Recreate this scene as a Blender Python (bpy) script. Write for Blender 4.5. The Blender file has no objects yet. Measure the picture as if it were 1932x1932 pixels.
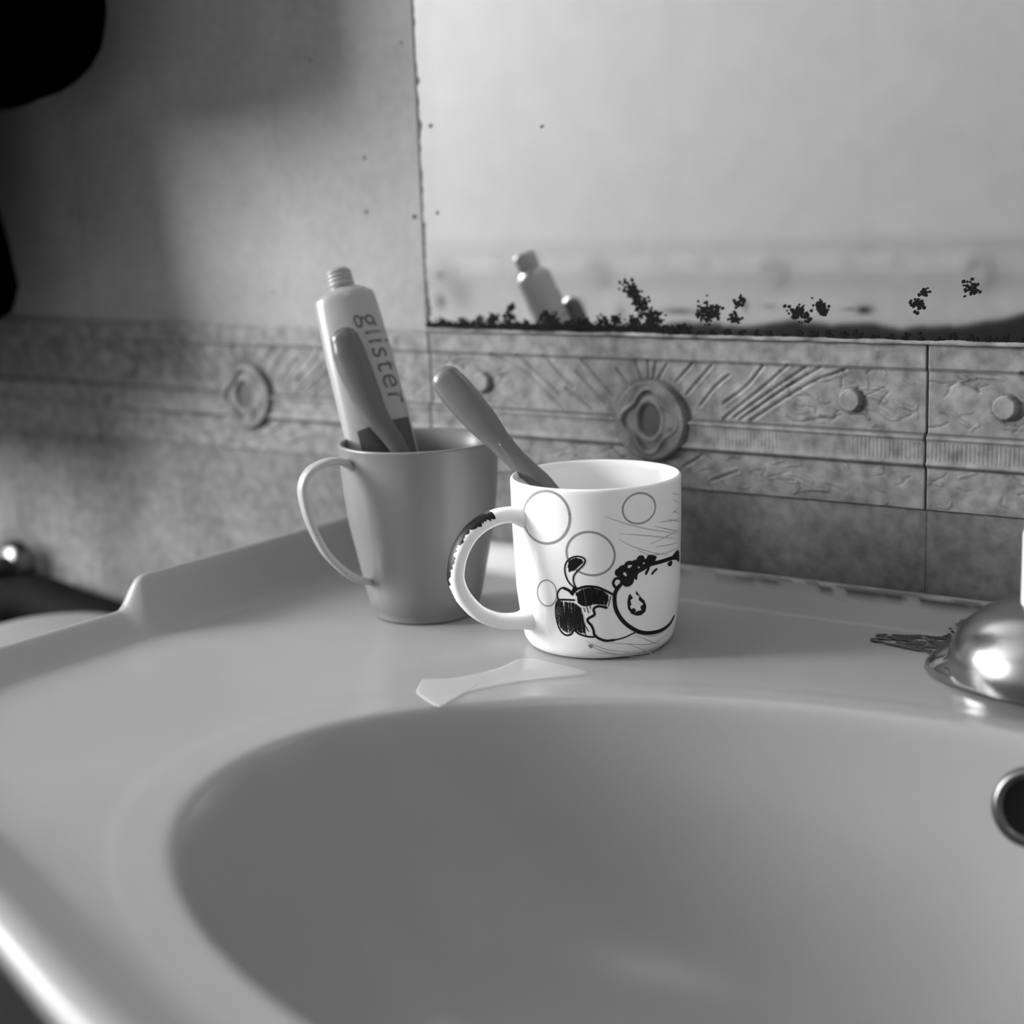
import bpy, bmesh, math, random
import numpy as np
from mathutils import Vector, Matrix
sc = bpy.context.scene
# ---------------------------------------------------------------- camera
camd = bpy.data.cameras.new('camera'); cam = bpy.data.objects.new('camera', camd)
sc.collection.objects.link(cam); sc.camera = cam
FW = Vector((-0.572, 0.7954, -0.2005)); RT = Vector((0.8156, 0.5776, -0.0353)); UP = Vector((-0.0878, 0.1837, 0.979))
m = Matrix((RT, UP, -FW)).transposed().to_4x4(); m.translation = (0, 0, 0.2155); cam.matrix_world = m
camd.sensor_width = 56; camd.lens = 2926 / 1932 * 56; camd.clip_start = .01
camd.dof.use_dof = True; camd.dof.focus_distance = .735; camd.dof.aperture_fstop = 6.7
# ---------------------------------------------------------------- world and light
w = bpy.data.worlds.new('world'); sc.world = w; w.use_nodes = True
w.node_tree.nodes['Background'].inputs[0].default_value = (.6, .6, .6, 1)
w.node_tree.nodes['Background'].inputs[1].default_value = .3
def area(name, loc, target, sx, sy, power):
    l = bpy.data.lights.new(name, 'AREA'); l.shape = 'RECTANGLE'; l.size = sx; l.size_y = sy; l.energy = power
    o = bpy.data.objects.new(name, l); o.location = loc
    o.rotation_euler = (Vector(target) - Vector(loc)).to_track_quat('-Z', 'Y').to_euler(); sc.collection.objects.link(o); return o
area('window_light', (-3.17, .0, 1.05), (0, .1, .05), .68, .78, 22)
area('added_front_light', (-2.20, -.655, .70), (-2.20, 1.0, .70), .84, .72, 62)  # added lamp out of view, gives light from the front left
area('overhead_fill', (.1, -.2, 1.50), (.1, -.2, 0), .30, .30, 1.0)  # added overhead lamp, weak fill for the shaded sides
sc.view_settings.view_transform = 'Standard'; sc.view_settings.look = 'None'
sc.view_settings.gamma = 1; sc.view_settings.use_curve_mapping = False
sc.view_settings.exposure = 0.98
# ---------------------------------------------------------------- helpers
def link(o, parent=None):
    sc.collection.objects.link(o)
    if parent: o.parent = parent
    return o
def obj(name, V, F, mat, parent=None, smooth=True):
    me = bpy.data.meshes.new(name); me.from_pydata([tuple(map(float, v)) for v in V], [], F); me.update()
    if mat: me.materials.append(mat)
    if smooth: me.polygons.foreach_set('use_smooth', [True] * len(me.polygons))
    o = link(bpy.data.objects.new(name, me), parent)
    if parent: o.matrix_parent_inverse = Matrix.Translation(-parent.location)
    return o
def thing(name, label, cat, loc, group=None):
    o = bpy.data.objects.new(name, None); o.empty_display_size = .02; o.location = loc; link(o)
    return tag(o, label, cat, group)
def tag(o, label=None, cat=None, group=None, kind=None):
    if label: o['label'] = label
    if cat: o['category'] = cat
    if group: o['group'] = group
    if kind: o['kind'] = kind
    return o
def fixn(o):
    bm = bmesh.new(); bm.from_mesh(o.data); bmesh.ops.remove_doubles(bm, verts=bm.verts, dist=1e-6)
    bmesh.ops.recalc_face_normals(bm, faces=bm.faces); bm.to_mesh(o.data); bm.free(); return o
def bevel(o, wd, seg=3, ang=.6):
    b = o.modifiers.new('bevel', 'BEVEL'); b.width = wd; b.segments = seg; b.limit_method = 'ANGLE'; b.angle_limit = ang; return o
def box(name, a, b, mat, parent=None, bw=0, smooth=False):
    x0, y0, z0 = a; x1, y1, z1 = b
    V = [(x0,y0,z0),(x1,y0,z0),(x1,y1,z0),(x0,y1,z0),(x0,y0,z1),(x1,y0,z1),(x1,y1,z1),(x0,y1,z1)]
    F = [(0,3,2,1),(4,5,6,7),(0,1,5,4),(1,2,6,5),(2,3,7,6),(3,0,4,7)]
    o = obj(name, V, F, mat, parent, smooth or bw > 0)
    if bw: bevel(o, bw)
    return o
def lathe(prof, c=(0, 0), n=96, z0=0):
    V = []; F = []
    for r, z in prof:
        for i in range(n):
            a = 2 * math.pi * i / n; V.append((c[0] + r * math.cos(a), c[1] + r * math.sin(a), z0 + z))
    for k in range(len(prof) - 1):
        for i in range(n):
            j = (i + 1) % n; F.append((k*n+i, k*n+j, (k+1)*n+j, (k+1)*n+i))
    return V, F
def cr(pts, n=8):
    """Catmull-Rom resampling"""
    P = [np.array(q, float) for q in pts]
    if len(P) < 3: return [P[0] + (P[-1]-P[0]) * t for t in np.linspace(0, 1, n+1)]
    P = [2*P[0]-P[1]] + P + [2*P[-1]-P[-2]]; out = []
    for i in range(1, len(P)-2):
        for t in np.linspace(0, 1, n, endpoint=False):
            a, b, c, d = P[i-1:i+3]
            out.append(.5*((2*b)+(-a+c)*t+(2*a-5*b+4*c-d)*t*t+(-a+3*b-3*c+d)*t**3))
    out.append(P[-2]); return out
def sweep(path, rad, side, n=20, cap=True, power=2.0):
    """tube along path; rad = list of (half width along side, half thickness); side = width direction"""
    V = []; F = []; P = [np.array(p) for p in path]; side = np.array(side, float); side /= np.linalg.norm(side)
    for i, p in enumerate(P):
        t = P[min(i+1, len(P)-1)] - P[max(i-1, 0)]; t /= np.linalg.norm(t)
        s = side - t * (side @ t); s /= np.linalg.norm(s); u = np.cross(t, s)
        a, b = rad[i]
        for k in range(n):
            q = 2*math.pi*k/n; c, d = math.cos(q), math.sin(q)
            c = math.copysign(abs(c)**(2/power), c); d = math.copysign(abs(d)**(2/power), d)
            V.append(p + s*a*c + u*b*d)
    m_ = len(P)
    for i in range(m_-1):
        for k in range(n):
            j = (k+1) % n; F.append((i*n+k, i*n+j, (i+1)*n+j, (i+1)*n+k))
    if cap: F.append(tuple(range(n))[::-1]); F.append(tuple((m_-1)*n+k for k in range(n)))
    return V, F
# ---------------------------------------------------------------- materials
def mat(name, g, rough=.5, metal=0, coat=0, noise=None, bump=None, trans=0, sss=0, spec=.5):
    M = bpy.data.materials.new(name); M.use_nodes = True; nt = M.node_tree; b = nt.nodes['Principled BSDF']
    b.inputs['Base Color'].default_value = (g, g, g, 1); b.inputs['Roughness'].default_value = rough
    b.inputs['Metallic'].default_value = metal; b.inputs['Coat Weight'].default_value = coat
    b.inputs['Specular IOR Level'].default_value = spec
    b.inputs['Transmission Weight'].default_value = trans
    if sss:
        b.inputs['Subsurface Weight'].default_value = sss; b.inputs['Subsurface Radius'].default_value = (1, 1, 1); b.inputs['Subsurface Scale'].default_value = .006
    N = nt.nodes.new; Lk = nt.links.new
    if noise:
        scale, lo, hi, det = noise
        tc = N('ShaderNodeTexCoord'); nz = N('ShaderNodeTexNoise'); nz.inputs['Scale'].default_value = scale; nz.inputs['Detail'].default_value = det
        rp = N('ShaderNodeMapRange'); rp.inputs['From Min'].default_value = .3; rp.inputs['From Max'].default_value = .7
        rp.inputs['To Min'].default_value = lo; rp.inputs['To Max'].default_value = hi
        Lk(tc.outputs['Object'], nz.inputs['Vector']); Lk(nz.outputs['Fac'], rp.inputs['Value']); Lk(rp.outputs['Result'], b.inputs['Base Color'])
    if bump:
        scale, st, dist = bump
        tc = N('ShaderNodeTexCoord'); nz = N('ShaderNodeTexNoise'); nz.inputs['Scale'].default_value = scale; nz.inputs['Detail'].default_value = 4
        bp = N('ShaderNodeBump'); bp.inputs['Strength'].default_value = st; bp.inputs['Distance'].default_value = dist
        Lk(tc.outputs['Object'], nz.inputs['Vector']); Lk(nz.outputs['Fac'], bp.inputs['Height']); Lk(bp.outputs['Normal'], b.inputs['Normal'])
    return M
def attr_mix(M, attr, dark, fac=1.0, dark_rough=None):
    """darken the material where a stain/dirt attribute is set"""
    nt = M.node_tree; b = nt.nodes['Principled BSDF']; N = nt.nodes.new; Lk = nt.links.new
    at = N('ShaderNodeAttribute'); at.attribute_name = attr
    mx = N('ShaderNodeMix'); mx.data_type = 'RGBA'
    src = b.inputs['Base Color']
    if src.is_linked: Lk(src.links[0].from_socket, mx.inputs['A'])
    else: mx.inputs['A'].default_value = src.default_value
    mx.inputs['B'].default_value = (dark, dark, dark, 1)
    ml = N('ShaderNodeMath'); ml.operation = 'MULTIPLY'; ml.use_clamp = True; ml.inputs[1].default_value = fac
    Lk(at.outputs['Fac'], ml.inputs[0]); Lk(ml.outputs[0], mx.inputs['Factor']); Lk(mx.outputs['Result'], b.inputs['Base Color'])
    if dark_rough is not None:
        m2 = N('ShaderNodeMix'); m2.inputs['A'].default_value = b.inputs['Roughness'].default_value; m2.inputs['B'].default_value = dark_rough
        Lk(ml.outputs[0], m2.inputs['Factor']); Lk(m2.outputs['Result'], b.inputs['Roughness'])
        m3 = N('ShaderNodeMix'); m3.inputs['A'].default_value = b.inputs['Metallic'].default_value; m3.inputs['B'].default_value = 0
        Lk(ml.outputs[0], m3.inputs['Factor']); Lk(m3.outputs['Result'], b.inputs['Metallic'])
    return M
def set_attr(o, name, vals):
    a = o.data.attributes.new(name, 'FLOAT', 'POINT'); a.data.foreach_set('value', np.asarray(vals, np.float32))
WY = .7204; TX = -.5744; TW = .305
def wall_mat(name='marbled_wall_tile', lo=(.11, .20), hi=(.25, .31)):
    M = bpy.data.materials.new(name); M.use_nodes = True; nt = M.node_tree; b = nt.nodes['Principled BSDF']
    N = nt.nodes.new; Lk = nt.links.new
    geo = N('ShaderNodeNewGeometry'); sep = N('ShaderNodeSeparateXYZ'); Lk(geo.outputs['Position'], sep.inputs[0])
    nz = N('ShaderNodeTexNoise'); nz.inputs['Scale'].default_value = 16; nz.inputs['Detail'].default_value = 6; nz.inputs['Roughness'].default_value = .55; nz.inputs['Distortion'].default_value = .6
    Lk(geo.outputs['Position'], nz.inputs['Vector'])
    n2 = N('ShaderNodeTexNoise'); n2.inputs['Scale'].default_value = 130; n2.inputs['Detail'].default_value = 5; Lk(geo.outputs['Position'], n2.inputs['Vector'])
    def mr(src, a, b_, c, d):
        r = N('ShaderNodeMapRange'); r.inputs['From Min'].default_value = a; r.inputs['From Max'].default_value = b_
        r.inputs['To Min'].default_value = c; r.inputs['To Max'].default_value = d; Lk(src, r.inputs['Value']); return r.outputs['Result']
    def mth(op, a, b_):
        m_ = N('ShaderNodeMath'); m_.operation = op
        for i, v in enumerate((a, b_)):
            if isinstance(v, (int, float)): m_.inputs[i].default_value = v
            elif v is not None: Lk(v, m_.inputs[i])
        return m_.outputs[0]
    up = mth('GREATER_THAN', sep.outputs['Z'], .10)
    lowc = mr(nz.outputs['Fac'], .3, .7, *lo); upc = mr(nz.outputs['Fac'], .3, .7, *hi)
    fine = mth('ADD', mth('MULTIPLY', up, mr(n2.outputs['Fac'], .3, .7, .92, 1.07)), mth('MULTIPLY', mth('SUBTRACT', 1.0, up), mr(n2.outputs['Fac'], .3, .7, .72, 1.28)))
    base = mth('ADD', mth('MULTIPLY', up, upc), mth('MULTIPLY', mth('SUBTRACT', 1.0, up), lowc))
    base = mth('MULTIPLY', base, fine)
    # grout joints every tile width
    fr = mth('FRACT', mth('DIVIDE', mth('ADD', sep.outputs['X'], -TX + 20*TW), TW), None)
    d = mth('MINIMUM', fr, mth('SUBTRACT', 1.0, fr)); j = mth('LESS_THAN', d, .0014)
    base = mth('MULTIPLY', base, mth('SUBTRACT', 1.0, mth('MULTIPLY', j, .45)))
    Lk(base, b.inputs['Base Color']); b.inputs['Roughness'].default_value = .65; b.inputs['Specular IOR Level'].default_value = .15
    return M
M_wall = wall_mat(); M_wall2 = wall_mat('lit_wall_tile', (.46, .50), (.51, .55)); M_frieze2 = mat('lit_relief_tile', .44, .5, noise=(60, .41, .47, 4))  # front wall copies, lightened in colour for the light near the window
M_plain = mat('pale_wall_paint', .5, .7, noise=(5, .48, .54, 3))
M_frieze = attr_mix(mat('relief_tile_glaze', .26, .55, spec=.25, noise=(110, .11, .27, 9), bump=(260, .35, .0008)), 'relief_dark', .045, .85)
M_grout = mat('stained_grout', .2, .8, noise=(70, .05, .34, 5))
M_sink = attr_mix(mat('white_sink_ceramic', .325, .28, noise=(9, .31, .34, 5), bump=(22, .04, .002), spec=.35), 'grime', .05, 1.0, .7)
M_mug = mat('white_mug_glaze', .92, .26, coat=.1, noise=(14, .91, .94, 2))
M_ink = mat('black_print', .006, .4, spec=.25)
M_grey = mat('grey_print', .30, .4); M_thin = mat('pale_grey_print', .42, .4)
M_cup = mat('grey_plastic', .20, .30, noise=(30, .195, .21, 3)); M_cuph = mat('pale_translucent_plastic', .38, .25, sss=.3)
M_brush = mat('dark_grey_plastic', .09, .28); M_brush2 = mat('grey_plastic_handle', .13, .32)
M_bristle = mat('white_bristles', .75, .6)
M_tube = mat('white_tube_laminate', .31, .28, coat=.2); M_tube_dk = mat('dark_tube_print', .045, .4)
M_chrome = mat('chrome', .42, .08, 1); M_chrome2 = mat('brushed_chrome', .34, .24, 1)
M_black = mat('black_fabric', .001, 1, spec=0)
M_gap_shade = mat('black_gap_shade', .004, .8, spec=.1); M_dark = mat('black_hole', .003, .8, spec=.1)
M_mirror = attr_mix(mat('mirror_silver', .93, .015, 1), 'dark_mark', .07, 1.0)
M_cor = mat('black_mirror_corrosion', .012, .9, spec=.05); M_edge = mat('dark_mirror_edge', .03, .7, noise=(400, .01, .08, 3))
M_bin = mat('pale_plastic', .27, .5); M_metal = mat('aged_metal', .13, .3, 1)
M_floor = mat('floor_tile', .12, .5, noise=(8, .1, .15, 4)); M_white = mat('white_plastic', .75, .25)
def water_mat():
    M = bpy.data.materials.new('pale_water_film'); M.use_nodes = True; nt = M.node_tree; b = nt.nodes['Principled BSDF']
    b.inputs['Base Color'].default_value = (.9, .9, .9, 1); b.inputs['Roughness'].default_value = .05; b.inputs['Alpha'].default_value = .30  # pale base colour stands in for the mug's reflection
    return M
M_water = water_mat()
# ---------------------------------------------------------------- room shell
X0, X1, Y0, Y1, Z0, Z1 = -3.20, .75, -.66, .7226, -.85, 1.55
wb = tag(box('wall_back', (X0-.05, Y1, Z0), (X1+.05, Y1+.1, Z1), M_wall), kind='structure')
def wall_hole(name, lo, hi, h0, h1, z0, z1, mat_, axis):
    V = []; F = []
    for (a, b_, c, d) in ((lo[0], h0, Z0, Z1), (h1, hi[0], Z0, Z1), (h0, h1, Z0, z0), (h0, h1, z1, Z1)):
        k = len(V); A, B = lo[1], hi[1]
        q = [(a,A,c),(a,B,c),(b_,B,c),(b_,A,c),(a,A,d),(a,B,d),(b_,B,d),(b_,A,d)]
        V += [(y, x, z) for x, y, z in q] if axis == 'x' else q
        F += [tuple(k+i for i in f) for f in ((0,3,2,1),(4,5,6,7),(0,1,5,4),(1,2,6,5),(2,3,7,6),(3,0,4,7))]
    return tag(fixn(obj(name, V, F, mat_, None, False)), kind='structure')
wall_hole('wall_front', (X0-.05, Y0-.1), (X1+.05, Y0), -2.66, -1.74, .32, 1.08, M_wall2, 'y')
wn2 = thing('added_window', None, None, (-2.66, Y0-.05, .32)); wn2['kind'] = 'structure'  # unseen window, added to carry the front light
for a, b_ in (((-2.66, Y0-.07, .32), (-2.63, Y0-.03, 1.08)), ((-1.77, Y0-.07, .32), (-1.74, Y0-.03, 1.08)), ((-2.63, Y0-.07, .32), (-1.77, Y0-.03, .35)), ((-2.63, Y0-.07, 1.05), (-1.77, Y0-.03, 1.08))):
    box('window_frame', a, b_, M_white, wn2)
wr = tag(box('wall_right', (X1, Y0, Z0), (X1+.1, Y1, Z1), M_plain), kind='structure')
fl = tag(box('floor', (X0-.1, Y0-.1, Z0-.05), (X1+.1, Y1+.1, Z0), M_floor), kind='structure')
ce = tag(box('ceiling', (X0-.1, Y0-.1, Z1), (X1+.1, Y1+.1, Z1+.05), M_plain), kind='structure')
# left wall with a window opening
wy0, wy1, wz0, wz1 = -.36, .36, .63, 1.46
V = []; F = []
for (a, b_, c, d) in ((Y0, wy0, Z0, Z1), (wy1, Y1, Z0, Z1), (wy0, wy1, Z0, wz0), (wy0, wy1, wz1, Z1)):
    k = len(V); V += [(X0-.1,a,c),(X0,a,c),(X0,b_,c),(X0-.1,b_,c),(X0-.1,a,d),(X0,a,d),(X0,b_,d),(X0-.1,b_,d)]
    F += [tuple(k+i for i in f) for f in ((0,3,2,1),(4,5,6,7),(0,1,5,4),(1,2,6,5),(2,3,7,6),(3,0,4,7))]
tag(obj('wall_left', V, F, M_plain, None, False), kind='structure')
wn = thing('window_1', None, None, (X0-.05, wy0, wz0)); wn['kind'] = 'structure'
for a, b_ in (((X0-.07, wy0, wz0), (X0-.03, wy0+.03, wz1)), ((X0-.07, wy1-.03, wz0), (X0-.03, wy1, wz1)), ((X0-.07, wy0+.03, wz0), (X0-.03, wy1-.03, wz0+.03)), ((X0-.07, wy0+.03, wz1-.03), (X0-.03, wy1-.03, wz1)), ((X0-.065, 0.0, wz0+.03), (X0-.035, 0.04, wz1-.03))):
    box('window_frame', a, b_, M_white, wn)
# ---------------------------------------------------------------- relief frieze
def seg_d(X, Y, pl):
    D = np.full(X.shape, 9.)
    for (a, b_), (c, d) in zip(pl[:-1], pl[1:]):
        dx, dy = c-a, d-b_; L2 = dx*dx+dy*dy+1e-12
        t = np.clip(((X-a)*dx+(Y-b_)*dy)/L2, 0, 1); D = np.minimum(D, np.hypot(X-a-t*dx, Y-b_-t*dy))
    return D
GL = [[(0.1476,0.1259),(0.2222,0.1165),(0.2703,0.1053),(0.3088,0.0958)],[(0.2078,0.1257),(0.2531,0.116),(0.3006,0.1042)],[(0.2667,0.1262),(0.302,0.1158),(0.3313,0.1085)],[(0.3382,0.1177),(0.3642,0.1104),(0.4014,0.1002)],[(0.3508,0.124),(0.3823,0.1152),(0.4163,0.105)],[(0.4234,0.1202),(0.4485,0.1122)],[(0.4637,0.1251),(0.477,0.1141)],[(0.489,0.1253),(0.4911,0.1157)],[(0.5057,0.1247),(0.4995,0.1158)],[(0.5277,0.1235),(0.5107,0.1159)],[(0.3132,0.1082),(0.3717,0.0967)],
 [(0.5786,0.1246),(0.5477,0.1151)],[(0.6159,0.124),(0.5664,0.1081)],[(0.649,0.1193),(0.623,0.1129),(0.5927,0.1023)],[(0.714,0.125),(0.6816,0.1137),(0.6375,0.104)],[(0.7598,0.1255),(0.7103,0.1131),(0.6373,0.0959)],[(0.7909,0.1248),(0.7246,0.1113),(0.6594,0.0973)],[(0.8183,0.1251),(0.7598,0.1147),(0.6704,0.0964)],[(0.862,0.1246),(0.7945,0.1161),(0.6885,0.0957)],[(0.6661,0.0689),(0.6138,0.0625)],[(0.5954,0.0756),(0.5568,0.0685)],[(0.41,0.0765),(0.45,0.068)],[(0.33,0.070),(0.38,0.063)]]
def frieze_mesh():
    nu, nv = 381, 122; z0, z1 = .0566, .1385
    U = np.linspace(.0005, TW-.0005, nu); Z = np.linspace(z0+.0005, z1, nv); UU, ZZ = np.meshgrid(U, Z)
    def sm(x): x = np.clip(x, 0, 1); return x*x*(3-2*x)
    H = np.zeros_like(UU)
    up = sm((ZZ-.0945)/.0008)*sm((.1258-ZZ)/.0008); lo = sm((.0785-ZZ)/.0008)
    H -= .0011*up + .0008*lo
    for zc in (.0928, .0802): H += .0016*np.exp(-((ZZ-zc)/.0013)**2)
    mid = sm((ZZ-.0815)/.0008)*sm((.0915-ZZ)/.0008); H += mid*(.0004 + .0003*np.sin(UU/.0021*2*math.pi)*sm((np.sin(UU*70)+.7)))
    relief_dark = .9*np.exp(-((ZZ-.0948)/.0008)**2) + .9*np.exp(-((ZZ-.1262)/.0005)**2) + .75*np.exp(-((ZZ-.0785)/.0008)**2) + .35*np.exp(-((ZZ-.0568)/.0006)**2)  # darker tone along grooves, recess edges, rims and tile ends
    rng = np.random.RandomState(11)
    for g in GL:
        d = seg_d(UU, ZZ, [(a*TW, b_) for a, b_ in [tuple(q) for q in cr(g, 6)]])
        H -= .0008*np.exp(-(d/.0006)**2); H += .00025*np.exp(-((d-.0015)/.0009)**2); relief_dark += .78*np.exp(-(d/.00060)**2)*(.7+.3*np.sin(UU*300))
    # squiggles
    for _ in range(150):
        if rng.rand() < .5: z = rng.uniform(.0965, .1240); u = rng.choice([rng.uniform(.02, .20), rng.uniform(.72, .98)])
        else: z = rng.uniform(.0585, .0765); u = rng.uniform(.02, .98)
        if u < .2 and z > .108+u*.05: pass
        a = rng.uniform(0, 6.28); pl = [(u*TW, z)]; ln = rng.uniform(.0009, .0024); tw = rng.uniform(-.7, .7)
        for k in range(7):
            a += tw*rng.uniform(.2, 1.2); 
            if rng.rand() < .25: tw = -tw
            pl.append((pl[-1][0]+ln*math.cos(a)*.9, pl[-1][1]+ln*math.sin(a)*.5))
        pl = [(x, y) for x, y in pl if (.0958 < y < .125 if z > .09 else .0575 < y < .0775)]
        if len(pl) < 3: continue
        d = seg_d(UU, ZZ, pl); s = rng.choice([-1, -1, 1])
        H += s*.0004*np.exp(-(d/.0005)**2); 
        if s < 0: relief_dark += rng.uniform(.3, .8)*np.exp(-(d/.00042)**2)
        else: relief_dark += .4*np.exp(-((d-.0010)/.0004)**2)
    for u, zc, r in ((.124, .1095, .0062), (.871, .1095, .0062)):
        d = np.hypot(UU-u*TW, ZZ-zc); k = sm((r-d)/.0007); H = H*(1-k)+.0018*k; relief_dark = relief_dark*(1-k)+.75*np.exp(-(np.hypot(UU-u*TW-.0004, ZZ-zc+.0003)-r-.0004)**2/.0006**2)*(1-k)
    # medallion
    u0, zc, r = .4965*TW, .0930, .0222
    dx, dz = UU-u0, ZZ-zc; d = np.hypot(dx, dz); th = np.arctan2(dz, dx)
    k = sm((r-d)/.0010); H = H*(1-k)+.0030*k; relief_dark *= (1-k)
    relief_dark += .85*np.exp(-((d-r-.0004)/.0007)**2)*(1-k)
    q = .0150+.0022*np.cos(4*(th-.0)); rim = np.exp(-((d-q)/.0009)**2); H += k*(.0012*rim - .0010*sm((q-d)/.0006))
    relief_dark += k*.55*np.exp(-((d-q+.0016)/.0007)**2); relief_dark += k*.38*sm((d-q-.001)/.001)*(.7+.3*np.sin(th*40))
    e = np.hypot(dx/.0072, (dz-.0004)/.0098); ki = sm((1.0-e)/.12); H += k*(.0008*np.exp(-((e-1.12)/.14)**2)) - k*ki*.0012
    relief_dark = relief_dark*(1-ki)+ki*.92; relief_dark += k*.5*np.exp(-(((dx+.001)/.006)**2+((dz+.0125)/.003)**2))
    relief_dark += .9*np.exp(-(((dx-.0125)/.0022)**2+((dz+.0042)/.0014)**2))
    relief_dark += 0.2*np.exp(-((UU)/.0009)**2)+.55*np.exp(-((UU-TW)/.0009)**2)
    return UU, ZZ, H, np.clip(relief_dark, 0, 1), nu, nv
UU, ZZ, H, DI, nu, nv = frieze_mesh()
V = [(float(u), -float(h), float(z)) for u, z, h in zip(UU.ravel(), ZZ.ravel(), H.ravel())]
F = [(j*nu+i, j*nu+i+1, (j+1)*nu+i+1, (j+1)*nu+i) for j in range(nv-1) for i in range(nu-1)]
# sides back to the wall
nb = len(V); ring = [i for i in range(nu)] + [j*nu+nu-1 for j in range(1, nv)] + [(nv-1)*nu+i for i in range(nu-2, -1, -1)] + [j*nu for j in range(nv-2, 0, -1)]
for i in ring: V.append((V[i][0], .0022, V[i][2]))
for k in range(len(ring)):
    k2 = (k+1) % len(ring); F.append((ring[k2], ring[k], nb+k, nb+k2))
fr0 = obj('trim_1', V, F, M_frieze); set_attr(fr0, 'relief_dark', np.r_[DI.ravel(), np.full(len(ring), .4)])
fr0.location = (TX-2*TW, WY, 0); tag(fr0, kind='structure')
for k, n_ in ((-1, 2), (0, 3), (1, 4)):
    o = fr0.copy(); o.name = 'trim_%d' % n_; link(o); o.location = (TX+k*TW, WY, 0)
for k in range(-2, 4):
    o = fr0.copy(); o.name = 'trim_%d' % (k+8); link(o); o.rotation_euler = (0, 0, math.pi)
    o.location = (-.72+.1515-k*TW, Y0+.001, 0); o.material_slots[0].link = 'OBJECT'; o.material_slots[0].material = M_frieze2
# small flyspecks on the tiles
V = []; F = []
rng = np.random.RandomState(5)
for x, z, r in ((-.6569,.2989,.0011),(-.6191,.2083,.0013),(-.5823,.2045,.0017),(-.6185,.2399,.0013),(-.5859,.3032,.0009),(-.8887,.2137,.0015),(-.70,.16,.0008),(-.72,.215,.0008)):
    k = len(V); V.append((x, Y1-.0002, z))
    for i in range(10): a = -i*.6283; q = r*rng.uniform(.7, 1.2); V.append((x+q*math.cos(a), Y1-.0002, z+q*.8*math.sin(a)))
    F += [(k, k+1+i, k+1+(i+1) % 10) for i in range(10)]
o = obj('specks', V, F, M_cor, wb, False)
# ---------------------------------------------------------------- mirror
MX0, MX1, MZ0, MZ1 = TX, .10, .1395, .80
mi = thing('mirror', 'large frameless wall mirror with black corroded bottom edge', 'mirror', (MX0, Y1, MZ0))
box('backing', (MX0, .7195, MZ0), (MX1, Y1, MZ1), M_edge, mi)
xs = np.arange(MX0, MX1, .0016); zs = np.r_[np.arange(MZ0, .185, .0012), np.linspace(.187, MZ1, 60)]
XX, ZM = np.meshgrid(xs, zs); n1 = len(xs); n2 = len(zs)
st = np.zeros_like(XX); rs = np.random.RandomState(2)
def vn(x, f, s): # smooth 1-D noise
    r = np.random.RandomState(s).rand(400); t = (x+2)*f; i = np.floor(t).astype(int); u = t-i; u = u*u*(3-2*u); return r[i % 400]*(1-u)+r[(i+1) % 400]*u
edge = .1418+.0016*vn(XX, 60, 1)+.0012*vn(XX, 220, 4)
bx = np.interp(XX, [-.575,-.50,-.42,-.40,-.36,-.338,-.318,-.30,-.283,-.256,-.2236,.1], [.0005,.0012,.0030,.004,.0035,.0065,.0046,.0052,.0036,.0050,.0115,.014])
st = np.maximum(st, 1/(1+np.exp((ZM-edge-bx+.0008)/.00075)))
for x, z, rx, rz, a in ((-.5475,.159,.010,.009,.33),(-.5626,.1707,.004,.003,.35),(-.5630,.1555,.005,.005,.6),(-.3013,.1542,.0048,.0024,.97),(-.307,.1545,.006,.0010,.6),(-.404,.1522,.011,.0022,.6),(-.394,.152,.006,.0022,.4),(-.3655,.1555,.002,.003,.5),(-.352,.1552,.005,.002,.3),(-.24,.18,.012,.008,.10),(-.30,.184,.010,.004,.10),(-.465,.152,.004,.007,.35),(-.44,.150,.004,.006,.35)):
    st = np.maximum(st, a*np.exp(-(((XX-x)/rx)**2+((ZM-z)/rz)**2)))  # soft dark blobs over the lower mirror, beside the edge corrosion
lf = np.exp(-((XX-MX0)/.004)**2)*.0; st = np.maximum(st, lf)
st = np.maximum(st, .35*(1/(1+np.exp((XX-MX0-.010-.010*vn(ZM, 40, 9))/.0012)))*(vn(ZM, 25, 3)*.25))
V = [(float(x), .7192, float(z)) for x, z in zip(XX.ravel(), ZM.ravel())]
F = [(j*n1+i, j*n1+i+1, (j+1)*n1+i+1, (j+1)*n1+i) for j in range(n2-1) for i in range(n1-1)]
o = obj('glass', V, F, M_mirror, mi, False); set_attr(o, 'dark_mark', np.clip(st, 0, 1).ravel())
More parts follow.
